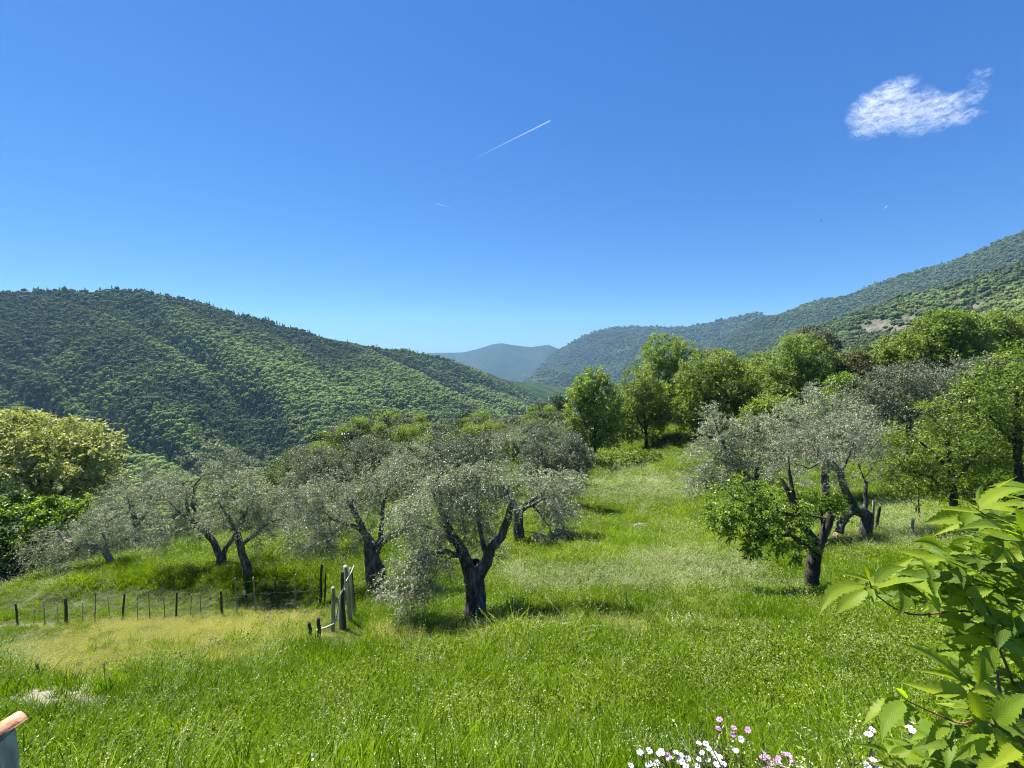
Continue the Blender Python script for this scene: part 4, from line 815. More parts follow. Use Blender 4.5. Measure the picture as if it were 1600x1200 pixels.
# ------------------------------------------------------------------ scrub on the spur beyond the olives
def bush_proto(name, mt, seed, h=4.0, wd=4.0, kind='round', leaf=.2, n=2600):
    rg = np.random.default_rng(seed)
    if kind == 'cone':
        t = rg.random(n) ** .7; a = rg.random(n) * 6.283; rr = (1.02 - t) * wd * .5 * rg.uniform(.5, 1.05, n) * (.6 + .4 * np.minimum(1, t * 8)); P = np.stack([np.cos(a) * rr, np.sin(a) * rr, h * (.04 + t * .96)], -1); U = nrm(np.stack([np.cos(a), np.sin(a), .3 + 0 * a], -1))
    else:
        nb = 16; c = rdir(rg, nb) * rg.uniform(.25, .62, (nb, 1)) * np.array([wd * .5, wd * .5, h * .38]) + [0, 0, h * .56]; r = rg.uniform(.16, .3, nb) * wd
        k = rg.integers(0, nb, n); U = rdir(rg, n); P = c[k] + U * (r[k] * rg.uniform(.6, 1.08, n))[:, None] * np.array([1, 1, .8]); P[:, 2] = np.maximum(P[:, 2], .1)
    d = nrm(U * .6 + rdir(rg, n)); s = leaf * rg.uniform(.6, 1.3, n); V, F = leaf_quads(P, d, nrm(U + rdir(rg, n) * .7), s, s * .6)
    cr = mesh_np("crown", V, [F], [M[mt]], {'var': ('FACE', np.clip(fbm(P[:, 0], P[:, 1], P[:, 2], oct=2, s=seed) + .5 + rg.normal(0, .15, n), 0, 1))})
    A = [(0, 0, -.6, .12), (0, 0, h * .3, .1), (.1, 0, h * .6, .05)]; tv, tf = [], []
    pts = np.array([[0, 0, -.6], [0, 0, h * .25], [wd * .12, .1, h * .55], [-wd * .15, .1, h * .5], [0, -wd * .15, h * .55], [wd * .25, .2, h * .7], [-wd * .28, 0, h * .65]]); pr = np.array([-1, 0, 1, 1, 1, 2, 3]); rr = np.array([.13, .11, .07, .06, .06, .03, .03]) * h / 4
    tv, tf = tubes(pts, pr, rr, [(0, 9, 6)])
    tr = mesh_np("trunk", tv, [tf], BK, smooth=True); return tr, cr
PB = {'grey': [bush_proto("b", 'greyscrub', 201), bush_proto("b", 'olive_dark', 202, 4.5, 4.6)], 'green': [bush_proto("b", 'scrub', 203), bush_proto("b", 'oak', 204, 5, 4.4)],
      'bright': [bush_proto("b", 'mid', 205, 5, 4.6), bush_proto("b", 'bright', 206, 4.4, 4.4)], 'dark': [bush_proto("b", 'dark', 207, 4.2, 4.2), bush_proto("b", 'brownish', 208, 3.4, 4)], 'cypress': [bush_proto("b", 'dark', 209, 8, 2.0, 'cone')]}
LAB = {'grey': ("olive_bush", "rounded grey-green bush", "bush", "grey bushes on the spur"),
       'green': ("scrub_bush", "dull olive-green bush", "bush", "green bushes on the spur"),
       'bright': ("young_oak", "fresh green small tree", "tree", "bright small trees on the spur"),
       'dark': ("evergreen_bush", "dark brownish bush", "bush", "dark bushes on the spur"),
       'cypress': ("cypress_tree", "slim dark cypress", "tree", "cypresses on the spur")}
def put_bush(kind, x, y, s, rot, lab=None, v=None, sz=1.0):
    nm, lb, ct_, gp = LAB[kind]; tr, cr = PB[kind][(v if v is not None else random.randrange(9)) % len(PB[kind])]
    a_, _b, _c = to_px(np.array([x, y, GR(x, y)])); side = "at the valley end" if a_ < 560 else ("toward the wood" if a_ > 760 else "in the middle"); dep = "just beyond the rank of olives" if y < 78 else ("halfway out on the spur" if y < 108 else "on the spur's skyline")
    t = thing(nm, lab or f"{lb}, {dep}, {side}", ct_, (x, y, GR(x, y) - .1 * s), gp); t.rotation_euler.z = rot; t.scale = (s, s, s * sz)
    link("trunk", tr, t); link("crown", cr, t)
SKY = [(380, 800), (430, 745), (480, 712), (540, 700), (590, 684), (640, 670), (700, 655), (760, 650), (800, 646), (850, 645), (885, 640)]
rg = np.random.default_rng(77); cnt = 0; placed = []
while cnt < 190:
    px_ = rg.uniform(390, 905); D = rg.uniform(62, 142) if px_ > 560 else rg.uniform(60, 108)
    sx = (px_ - 800) / FPX * D; z = GR(sx, D); qx, qy, _ = to_px(np.array([sx, D, z]))
    if qy > 742 or (px_ > 840 and D < 75): continue
    if any((sx - a) ** 2 + (D - b) ** 2 < (2.3 + D * .012) ** 2 for a, b in placed): 
        if rg.random() > .02: continue
    placed.append((sx, D)); cnt += 1
    k = rg.choice(['grey', 'green', 'bright', 'dark', 'cypress'], p=[.38, .30, .14, .16, .02])
    put_bush(k, sx, D, rg.uniform(.5, 1.0) * (.45 if k == 'cypress' else 1), rg.uniform(0, 6.28), sz=rg.uniform(.75, 1.05))
for k, px_, D, s, lab, v in [('bright', 500, 82, 1.0, "yellow-green bush catching the sun at the end of the spur, above the rank of olives", 1), ('dark', 478, 86, 1.0, "brown bush at the tip of the spur against the dark valley", 1), ('bright', 600, 104, 1.2, "broad light green tree on the shoulder of the spur", 1),
    ('cypress', 672, 118, .6, "darkest pointed cypress on the spur's skyline", 0), ('dark', 662, 108, .9, "round dark bush beside the pale rock on the spur", 0), ('bright', 752, 104, 1.2, "single bright green round tree among brown scrub on the spur", 0), ('dark', 878, 92, 1.5, "dark round tree just outside the first tree of the wood", 0), ('cypress', 890, 96, .5, "dark pointed evergreen next to the first tree of the wood", 0)]:
    x = (px_ - 800) / FPX * D; put_bush(k, x, D, s, 1.0, lab, v)
# low cover between them, down the drop and under the wood
def cover_tuft(rg, n=70):
    nb = 6; c = rdir(rg, nb) * [.5, .5, .1] + [0, 0, .25]; k = rg.integers(0, nb, n); U = rdir(rg, n); P = c[k] + U * [.35, .35, .3]; P[:, 2] = np.abs(P[:, 2])
    V, F = leaf_quads(P, nrm(U + rdir(rg, n)), nrm(U + rdir(rg, n) * .6), rg.uniform(.1, .22, n), rg.uniform(.07, .14, n)); return V, F, rg.random(n), np.zeros(n, int)
G['cover'] = leaf_mat("low_scrub_leaf", [(0, (.03, .05, .015)), (.4, (.07, .1, .025)), (.7, (.11, .14, .04)), (1, (.17, .18, .07))], trans=.2, rough=.6, attr='tint', inst=True)
pm("cover_clump", cover_tuft, [G['cover']], 5)
n = 18000; yy = 34 + 330 * rg.random(n) ** 1.7; xx = rg.uniform(-1.8, 1.4, n) * yy; zz = ground(xx, yy)
qx, qy, _ = to_px(np.stack([xx, yy, zz], -1))
mead = ((qx > 900) & (qx < 1130 - (700 - qy) * .3) & (yy < 72) & (yy > 20)) | ((yy < 42) & (qx > 560))
ok = ~mead
scatter("undergrowth", np.stack([xx, yy, zz], -1)[ok], PROTO["cover_clump"], 5, (1.2 + yy[ok] * .012) * rg.lognormal(0, .25, ok.sum()), np.clip(.45 + fbm(xx[ok] * .06, yy[ok] * .06, oct=3, s=91) * 1.4 + rg.normal(0, .12, ok.sum()), 0, 1), tilt=.1, seed=12)["label"] = "low scrub and brambles covering the ground between the bushes"
n = 2600; P = W3(rg.uniform(-140, 250, n), rg.uniform(850, 925, n), 1.0); D = rg.uniform(20, 34, n); P = P * D[:, None]; P[:, 2] = ground(P[:, 0], P[:, 1])
a, b, _ = to_px(P); ok = (b < 918 - .3 * a) & (a < 235)
scatter("undergrowth", P[ok], PROTO["cover_clump"], 5, rg.uniform(.6, 1.1, ok.sum()), rg.uniform(0, .4, ok.sum()), tilt=.1, seed=13)["label"] = "shaded undergrowth beyond the edge of the bright grass"  # low tints put the drop's shade into the leaf colour

# ------------------------------------------------------------------ stakes, fences, stones
def stake_mesh(name, p0, p1, r0, r1, mat, rg, sides=8, seg=7, chop=.25):
    p0, p1 = np.array(p0, float), np.array(p1, float); ax = nrm(p1 - p0); a = nrm(np.cross(ax, [.3, .8, .1])); b = np.cross(ax, a)
    th = np.arange(sides) / sides * 2 * np.pi; V = []; off = np.cumsum(rg.normal(0, r0 * .18, (seg + 1, 2)), 0)
    lob = 1 + .18 * np.sin(th * 2 + rg.uniform(0, 6)) + rg.normal(0, .05, sides)
    for k in range(seg + 1):
        t = k / seg; r = (r0 * (1 - t) + r1 * t) * lob * (1 + rg.normal(0, .03)); c = p0 * (1 - t) + p1 * t + a * off[k, 0] + b * off[k, 1]
        q = c + a * (np.cos(th) * r)[:, None] + b * (np.sin(th) * r)[:, None]
        if k == seg: q = q + ax * (np.cos(th + 1) * r1 * chop * 2)[:, None]
        V.append(q)
    V.append(V[-1].mean(0, keepdims=True)); V = np.concatenate(V); i = np.arange(sides)
    F = np.concatenate([np.stack([i, (i + 1) % sides, (i + 1) % sides + sides, i + sides], -1) + k * sides for k in range(seg)])
    top = np.stack([i + seg * sides, (i + 1) % sides + seg * sides, np.full(sides, len(V) - 1)], -1)
    return mesh_np(name, V, [F, top], mat)
def hit(x, y, d0, d1=None):
    """distance at which the ground shows at photo pixel (x, y), near d0"""
    D = np.linspace(d0 * .72, d0 * 1.3, 240); P = W3(x, y, 1.0)[None] * D[:, None]; g = P[:, 2] - ground(P[:, 0], P[:, 1]); k = np.where(g <= 0)[0]
    return float(D[k[0]]) if len(k) else d0
def stake(name, label, x0, y0, x1, y1, D, r0, r1, mat, seed, group=None, cat="stake", dD=0.0):
    rg = np.random.default_rng(seed); D = hit(x0, y0, D); b = W3(x0, y0, D); b[2] = GR(b[0], b[1]); t = W3(x1, y1, D + dD)
    o = link(name, stake_mesh(name, [0, 0, -.25], t - b, r0, r1, mat, rg)); o.location = b; tag(o, label, cat, group); return b, t
# left wire fence
FP = [(27,978,950,15.2,.05,1),(70,976,946,15.2,.022,0),(104,974,940,15.3,.06,1),(147,972,932,15.5,.025,0),(190,969,932,15.5,.045,1),(234,966,927,15.6,.022,0),(274,964,931,15.6,.045,1),(314,962,929,15.8,.022,0),(347,960,926,15.9,.055,1),(371,960,908,15.9,.03,0),
      (401,957,908,16,.035,0),(432,954,909,16,.05,1),(462,954,901,16,.035,0),(500,950,891,16,.075,1),(505,950,898,16.1,.05,1)]
FP = [q for a_, c_ in zip(FP, FP[1:] + [None]) for q in ([a_] + ([((a_[0] + c_[0]) / 2 + 3, (a_[1] + c_[1]) / 2, (a_[2] + c_[2]) / 2 + 5, (a_[3] + c_[3]) / 2, .02, 0)] if c_ and c_[0] - a_[0] > 33 else []))]
b0 = W3(27, 978, 15.2); b0[2] = GR(b0[0], b0[1])
fence = thing("wire_fence", "rustic wire fence of thin grey and dark stakes along the dry grass", "fence", b0)
rgf = np.random.default_rng(3); tops = []
for i, (x, yb, yt, D, r, dk) in enumerate(FP):
    D = hit(x, yb, D); b = W3(x, yb, D); b[2] = GR(b[0], b[1]); t = W3(x + rgf.uniform(-5, 5), yt - 4 + rgf.uniform(-4, 4), D + rgf.uniform(-.08, .08)); tops.append((b, t))
    o = link("post", stake_mesh("post", b - b0 - [0, 0, .25], t - b0, r * .75, r * .6, M['post_dark' if dk else 'post'], rgf), fence)
def wire_mesh(segs, r):
    V, F, o = [], [], 0
    for p, q in segs:
        d = nrm(q - p); a = nrm(np.cross(d, [.1, .2, .97])); b = np.cross(d, a); th = np.arange(3) / 3 * 6.283
        ring = a[None] * np.cos(th)[:, None] * r + b[None] * np.sin(th)[:, None] * r
        V += [p + ring, q + ring]; i = np.arange(3); F.append(np.stack([i, (i + 1) % 3, (i + 1) % 3 + 3, i + 3], -1) + o); o += 6
    return np.concatenate(V), np.concatenate(F)
segs = []
for (b, t), (b2, t2) in zip(tops[:-1], tops[1:]):
    for h in (.2, .55, .9):
        p = b + (t - b) * h; q = b2 + (t2 - b2) * h; m = (p + q) / 2 - [0, 0, .03 + rgf.random() * .03]; segs += [(p, m), (m, q)]
    L = np.linalg.norm(b2 - b); 
    for k in range(1, int(L / .3)):
        u = k * .3 / L; lo = b * (1 - u) + b2 * u; hi = t * (1 - u) + t2 * u; segs.append((lo + (hi - lo) * .12 - [0, 0, .02], lo + (hi - lo) * .9 - [0, 0, .03]))
V, F = wire_mesh([(p - b0, q - b0) for p, q in segs], .0017); link("wire_mesh", mesh_np("wire_mesh", V, [F], M['wire']), fence)
# leaning stakes at the fence corner
for i, a in enumerate([("grey weathered stake with a flat sawn top, nearest the short dark stubs",519,986,519,919,13.6,.055,.05,'post'),("pale stout stake with a sawn top in the middle of the corner bundle",531,984,530,923,13.3,.085,.075,'post'),
    ("dark tall stake in the middle of the corner bundle",537,984,535,893,13.5,.06,.05,'post_dark'),("tallest pale stake of the corner bundle",548,975,538,884,13.9,.075,.06,'post'),("thin grey stake leaning behind the tallest one",553,970,547,888,14.2,.05,.04,'post'),
    ("slender dark pole closing the corner bundle",556,966,550,892,14.4,.045,.035,'post_dark'),("short rotten stub standing in dry grass",486,1000,482,973,12.2,.06,.045,'post_dark'),("short black square stub beside the rotten one",499,1006,497,965,12.0,.055,.05,'post_dark')]):
    lab, x0, y0, x1, y1, D, r0, r1, m = a; stake("wooden_stake", lab, x0, y0, x1, y1, D, r0 * .85, r1 * .85, M[m], 300 + i, "stakes at the fence corner")
def branch(name, lab, cat, pts, r, mat, ground_first=True):
    P = np.array([W3(x, y, D) for x, y, D in pts]); o0 = P[0].copy()
    n = len(P); Q = [P[0]]; 
    for p, q in zip(P[:-1], P[1:]): Q += [p * .5 + q * .5 + np.random.default_rng(n).normal(0, .01, 3), q]
    Q = np.array(Q); v, f = tubes(Q - o0, np.arange(len(Q)) - 1, np.linspace(r, r * .5, len(Q)), [(0, 9, 7)]); o = link(name, mesh_np(name, v, [f], mat, smooth=True)); o.location = o0; tag(o, lab, cat); return o
branch("bleached_branch", "bleached white bent branch woven down through the corner stakes", "branch", [(494,985,hit(494,990,12.2)),(522,975,hit(519,986,13.6)-.1),(527,955,hit(531,984,13.3)-.12),(529,935,hit(531,984,13.3)-.12),(540,908,hit(537,984,13.5)-.1),(553,884,hit(548,975,13.9)-.1)], .028, rough_mat("bleached_wood", [(.3, (.35, .34, .3)), (.7, (.62, .6, .55))], scale=20, bump=.3))
branch("cane", "thin brown cane leaning alone in the yellow grass", "cane", [(449,1012,11),(435,990,11.2),(421,964,11.4)], .014, M['post'])
for i, a in enumerate([("short dark stake in the low grass near the pale bare soil",65,1070,61,1037,8.6,.03,.025,'post_dark'),("thin twin stick poking from the bare soil patch",163,1062,163,1037,8.7,.012,.01,'post_dark'),
    ("grey post beside the log pile, its lit side",1361,834,1366,783,19.5,.06,.05,'post'),("shaded side of that grey post, set beside it in dark wood",1367,832,1371,790,19.6,.07,.05,'post_dark'),("bent grey post among tall seeding grass, nearer the creeper",1421,850,1427,812,18.5,.07,.06,'post'),  # the post's shaded side is a second stake coloured dark
    ("leaning dark post top behind the bent grey post",1427,812,1434,790,18.7,.05,.05,'post_dark'),("thin black pole behind the bent grey post",1437,815,1435,766,19.5,.04,.03,'post_dark'),("black stump-like post behind the leaning olive",1404,800,1406,756,24,.0,.0,'post_dark')]):
    lab, x0, y0, x1, y1, D, r0, r1, m = a
    if i == 7: x0, x1, r0, r1, D = 1353, 1355, .09, .08, 21
    stake("fence_post", lab, x0, y0, x1, y1, D, r0, r1, M[m], 330 + i, "old posts around the meadow", "post")
# logs and debris
def log(label, x0, y0, x1, y1, D, r, seed, dz=.1, dD=0.0, name="log"):
    rg = np.random.default_rng(seed); a = W3(x0, y0, D); c = W3(x1, y1, D + dD); mid = (a + c) / 2; g = GR(mid[0], mid[1]) + dz
    a[2] = g + (a[2] - mid[2]) * .6; c[2] = g + (c[2] - mid[2]) * .6
    o0 = a.copy(); root = thing(name, label, "log", o0, "cut logs under the leaning olive"); link("bark", stake_mesh("bark", [0, 0, 0], c - a, r, r * .85, OB, rg, sides=12, chop=0), root)
    ax = nrm(c - a); u = nrm(np.cross(ax, [.3, .8, .1])); w_ = np.cross(ax, u); th = np.arange(16) / 16 * 6.283
    V = np.concatenate([[0 * ax - ax * .004], (u[None] * np.cos(th)[:, None] + w_[None] * np.sin(th)[:, None]) * r * .98 - ax * .004]); F = np.stack([np.zeros(16, int), (np.arange(16) + 1) % 16 + 1, np.arange(16) + 1], -1)
    link("sawn_end", mesh_np("sawn_end", V, [F], M['cutwood']), root)
log("thick sawn log lying at the foot of the leaning olive", 1290, 832, 1312, 828, 18.6, .16, 401, .14)
log("short log with a pale end propped on the first", 1306, 820, 1318, 834, 18.8, .12, 402, .3)
log("thin grey log trailing off to the grey post by the pile", 1322, 838, 1352, 836, 18.4, .07, 403, .1)
log("slim bare bough lying across the log pile", 1310, 836, 1346, 842, 18.0, .04, 404, .12)
log("crooked small log in the shade of the pile", 1318, 834, 1342, 830, 19.2, .06, 405, .2)
def stone(label, px_, py_, D, sx, sy, sz, seed, mat=None, name="stone", sink=.3, cat="stone"):
    rg = np.random.default_rng(seed); import bmesh
    bm = bmesh.new(); bmesh.ops.create_icosphere(bm, subdivisions=3, radius=1)
    V = np.array([v.co[:] for v in bm.verts]); k = 1 + fbm(V[:, 0] * 1.6 + seed, V[:, 1] * 1.6, V[:, 2] * 1.6, oct=4, s=seed) * .9; V = np.sign(V) * np.abs(V) ** .75 * k[:, None] * [sx, sy, sz]
    F = np.array([[v.index for v in f.verts] for f in bm.faces]); bm.free(); b = W3(px_, py_, D); b[2] = GR(b[0], b[1]) + sz * (1 - sink * 2)
    o = link(name, mesh_np(name, V, [F], mat or M['stone'])); o.location = b; tag(o, label, cat)
for i, a in enumerate([("flat pale stone of the terrace step, nearest the crest olive",782,915,14.5,.28,.12,.09),("middle flat stone of the terrace step",806,914,14.6,.22,.12,.08),("last small flat stone of the terrace step",828,912,14.7,.2,.1,.07),
    ("grey stone at the foot of the crest olive's shaded side",722,962,12.6,.14,.1,.08),("half-buried stone under the thick-stemmed olive",790,848,22.6,.5,.25,.14),("rock at the foot of the slender olives",358,884,19.6,.22,.15,.14),
    ("pinkish flat slab in the grass between the olives",1085,912,14.2,.2,.15,.05),("whitish rock shining on the spur's shoulder",652,684,104,1.6,1.2,1.0)]):
    lab, x, y, D, sx, sy, sz = a; stone(lab, x, y, D, sx, sy, sz, 500 + i)
def heap(name, label, cat, px_, py_, D, rx, ry, h, mats, n, seed, ln=.25, wd=.04):
    rg = np.random.default_rng(seed); b = W3(px_, py_, D); th = rg.random(n) * 6.283; rr = np.sqrt(rg.random(n)); P = np.stack([np.cos(th) * rr * rx, np.sin(th) * rr * ry, 0 * th], -1)
    P[:, 2] = ground(P[:, 0] + b[0], P[:, 1] + b[1]) - GR(b[0], b[1]) + h * (1 - rr) * rg.random(n) + .03
    d = rdir(rg, n) * [1, 1, .35]; V, F = leaf_quads(P, nrm(d), nrm(rdir(rg, n) * .5 + [0, 0, 1]), ln * rg.uniform(.4, 1.3, n), wd * rg.uniform(.5, 1.5, n), .3)
    o = link(name, mesh_np(name, V, [F], mats, {'var': ('FACE', rg.random(n))})); o.location = (b[0], b[1], GR(b[0], b[1])); tag(o, label, cat, kind="stuff")
ASH = rough_mat("ash", [(.3, (.1, .1, .11)), (.7, (.34, .34, .37))], scale=25, bump=.3); DRY = rough_mat("dry_prunings", [(.3, (.12, .09, .06)), (.7, (.36, .3, .22))], scale=9, bump=.2); RUST = rough_mat("rusty_dead_leaves", [(.3, (.2, .09, .06)), (.7, (.34, .18, .13))], scale=9, bump=.2)
heap("ash_rubble", "patch of grey ash in the middle of the green meadow", "ash", 1000, 823, 25, .95, .55, .12, ASH, 2600, 601, .1, .07)
heap("pruning_debris", "small heap of grey prunings in the grass behind the slender olives", "prunings", 417, 852, 22.5, .6, .4, .3, DRY, 700, 602, .4, .03)
heap("pruning_debris", "dry brown prunings strewn around the log pile", "prunings", 1328, 838, 18.8, .9, .6, .25, DRY, 900, 603, .4, .03)
heap("leaf_litter", "dry straw litter at the foot of the crest olive", "litter", 770, 968, 12.2, .8, .5, .06, DRY, 1500, 604, .12, .02)
heap("cut_brush", "pile of grey olive cuttings lying beside the corner stakes", "cuttings", 605, 930, 14.4, .9, .6, .45, [M['olive']], 3200, 605, .1, .03)
# prickly pear pad
b = W3(726, 790, 31); b[2] = GR(b[0], b[1]); pear = thing("prickly_pear", "prickly pear with flat round green pads below the straight black olive trunk", "cactus", b)
PEAR = rough_mat("cactus_skin", [(.3, (.12, .2, .03)), (.7, (.2, .3, .06))], scale=8, bump=.2, rough=.5)
for i, (x, z, rx, rz, ry) in enumerate([(0, .3, .22, .34, .06), (.05, .85, .24, .32, .055), (-.3, .75, .2, .28, .05), (.34, .7, .19, .26, .05), (-.02, 1.36, .22, .28, .05)]):
    th, ph = np.meshgrid(np.linspace(0, 2 * np.pi, 21)[:-1], np.linspace(0, np.pi, 11)); V = np.stack([np.cos(th) * np.sin(ph) * rx + x, np.sin(th) * np.sin(ph) * ry + .04 * i, np.cos(ph) * rz + z], -1).reshape(-1, 3)
    F = np.array([[a * 20 + c, a * 20 + (c + 1) % 20, (a + 1) * 20 + (c + 1) % 20, (a + 1) * 20 + c] for a in range(10) for c in range(20)]); link("pad", mesh_np("pad", V, [F], PEAR, smooth=True), pear)

# ------------------------------------------------------------------ tiled pillar in the corner
TER = rough_mat("terracotta", [(.25, (.3, .12, .07)), (.42, (.52, .23, .13)), (.6, (.66, .33, .2)), (.8, (.76, .5, .36))], scale=22, bump=.9, dist=.006)
PLS = rough_mat("stained_render", [(.3, (.2, .19, .17)), (.44, (.36, .34, .3)), (.54, (.52, .49, .43)), (.64, (.78, .75, .68)), (.9, (.82, .8, .74))], scale=5, bump=.6, stretch=(1.6, 1.6, .5), dist=.01)
pc = W3(-30, 1150, 2.45); pz = W3(0, 1150, 2.45)[2]; gz = GR(pc[0], pc[1])
pil = thing("garden_pillar", "grey stained masonry pillar capped with terracotta tiles", "pillar", (pc[0], pc[1], gz))
def bevel_box(name, lo, hi, mat, parent, bev=.012, noise=.0, seed=0, div=6):
    import bmesh
    bm = bmesh.new(); bmesh.ops.create_cube(bm, size=1); 
    for v in bm.verts: v.co = Vector([(lo[k] + hi[k]) / 2 + v.co[k] * (hi[k] - lo[k]) for k in range(3)])
    bmesh.ops.bevel(bm, geom=list(bm.edges), offset=bev, segments=2, affect='EDGES'); bmesh.ops.subdivide_edges(bm, edges=list(bm.edges), cuts=div, use_grid_fill=True)
    me = bpy.data.meshes.new(name)
    for v in bm.verts: v.co += Vector([float(fbm(v.co.x * 6 + k * 9, v.co.y * 6, v.co.z * 6, oct=3, s=seed)) * noise for k in range(3)])
    bm.to_mesh(me); bm.free(); me.materials.append(mat); return link(name, me, parent)
xr = float(W3(30, 1160, 2.6)[0] - pc[0]); tip = W3(43, 1113, 2.64)
bevel_box("masonry", (xr - .55, -.35, -.3), (xr, .15, float(W3(30, 1135, 2.6)[2]) - gz), PLS, pil, noise=.02, seed=4)
def tile(parent, p, q, r0, r1, th=.016, arc=1.25):
    p, q = np.array(p), np.array(q); ax = nrm(q - p); sd = nrm(np.cross(ax, [0, 0, 1.0])); up = np.cross(sd, ax); A, Tn = np.linspace(-arc, arc, 15), np.linspace(0, 1, 9); V = []
    for dr in (0, -th):
        for t in Tn:
            r = r0 * (1 - t) + r1 * t + dr; wv = float(vnoise(t * 5 + p[0] * 9, p[1], 0, 3)) * .006
            V.append(p + (q - p) * t + (sd[None] * np.sin(A)[:, None] + up[None] * (np.cos(A)[:, None] - .55)) * (r + wv))
    V = np.concatenate(V); n1, m = 15, 9; f = grid_faces(n1, m); g = f + n1 * m; E = []
    for a in range(m - 1): E += [[a * n1, (a + 1) * n1, (a + 1) * n1 + n1 * m, a * n1 + n1 * m], [(a + 1) * n1 - 1, (a + 2) * n1 - 1, (a + 2) * n1 - 1 + n1 * m, (a + 1) * n1 - 1 + n1 * m]]
    for c in range(n1 - 1): E += [[c, c + 1, c + 1 + n1 * m, c + n1 * m], [(m - 1) * n1 + c, (m - 1) * n1 + c + 1, (m - 1) * n1 + c + 1 + n1 * m, (m - 1) * n1 + c + n1 * m]]
    link("roof_tile", mesh_np("roof_tile", V, [f, g[:, ::-1], np.array(E)], TER, smooth=False), parent)
z0 = float(tip[2]) - gz; tx = float(tip[0] - pc[0])
tile(pil, (tx - .16, -.36, z0 - .02), (tx - .045, .19, z0 - .02), .085, .06)
tile(pil, (tx - .34, -.34, z0 + .0), (tx - .19, .12, z0 - .02), .085, .065)
tile(pil, (tx - .25, -.40, z0 + .03), (tx - .12, -.02, z0 + .02), .08, .065)

# ------------------------------------------------------------------ African daisies
PET = {}
def petal_mat(name, c0, c1):
    m, n, ns, ls = new_mat(name); at = nd(ns, "ShaderNodeAttribute", attribute_name='var'); c = ramp(ns, ls, at.outputs['Fac'], [(0, c0), (1, c1)])
    p = nd(ns, "ShaderNodeBsdfPrincipled", ins={'Roughness': .6, 'Specular IOR Level': .2}); ls.new(c, p.inputs['Base Color']); t = nd(ns, "ShaderNodeBsdfTranslucent"); ls.new(c, t.inputs[0]); mx = nd(ns, "ShaderNodeMixShader", ins={0: .3}); ls.new(p.outputs[0], mx.inputs[1]); ls.new(t.outputs[0], mx.inputs[2])
    o = nd(ns, "ShaderNodeOutputMaterial"); ls.new(mx.outputs[0], o.inputs[0]); return m
PET['white'] = petal_mat("white_petal", (.72, .7, .76), (.85, .85, .87)); PET['pink'] = petal_mat("mauve_petal", (.55, .22, .55), (.78, .5, .78))
DISC = rough_mat("flower_disc", [(.3, (.03, .03, .08)), (.7, (.12, .1, .18))], scale=60, bump=.5); STM = leaf_mat("daisy_leaf", [(0, (.05, .09, .02)), (.5, (.1, .15, .035)), (1, (.2, .2, .08))], trans=.25)
STB = rough_mat("daisy_stem", [(.3, (.09, .1, .035)), (.7, (.22, .18, .1))], scale=30, bump=.2)
def petal_ring(rg, R0, n=16, cup=.25):
    V, F, A, o = [], [], [], 0
    for i in range(n):
        a = i / n * 6.283 + rg.normal(0, .05); L = R0 * rg.uniform(.85, 1.08); wd = R0 * .30; cu = cup + rg.normal(0, .12)
        d = np.array([math.cos(a), math.sin(a), 0]); s = np.array([-d[1], d[0], 0]); pts = []
        for t, ww in ((.12, .35), (.4, .85), (.75, 1), (.95, .6)):
            c = d * L * t + np.array([0, 0, 1]) * L * cu * t * (1.3 - t * .6); pts += [c - s * wd * ww / 2 + [0, 0, .0015], c + [0, 0, -.001], c + s * wd * ww / 2 + [0, 0, .0015]]
        V.append(np.array(pts)); F.append(grid_faces(3, 4) + o); A.append(np.full(6, rg.random())); o += 12
    return np.concatenate(V), np.concatenate(F), np.concatenate(A)
def disc_mesh(R0):
    th, ph = np.meshgrid(np.linspace(0, 2 * np.pi, 13)[:-1], np.linspace(0, np.pi / 2, 5)); V = np.stack([np.cos(th) * np.sin(ph) * R0 * .26, np.sin(th) * np.sin(ph) * R0 * .26, np.cos(ph) * R0 * .14], -1).reshape(-1, 3)
    F = np.array([[a * 12 + c, a * 12 + (c + 1) % 12, (a + 1) * 12 + (c + 1) % 12, (a + 1) * 12 + c] for a in range(4) for c in range(12)]); return mesh_np("flower_disc", V, [F], DISC, smooth=True)
DM = disc_mesh(.021); PM = {}
for c in ('white', 'pink'):
    PM[c] = []
    for k in range(4):
        V, F, A = petal_ring(np.random.default_rng(k + 5), .021, cup=(.1, .3, .6, .05)[k]); PM[c].append(mesh_np("flower_head", V, [F], PET[c], {'var': ('FACE', A)}))
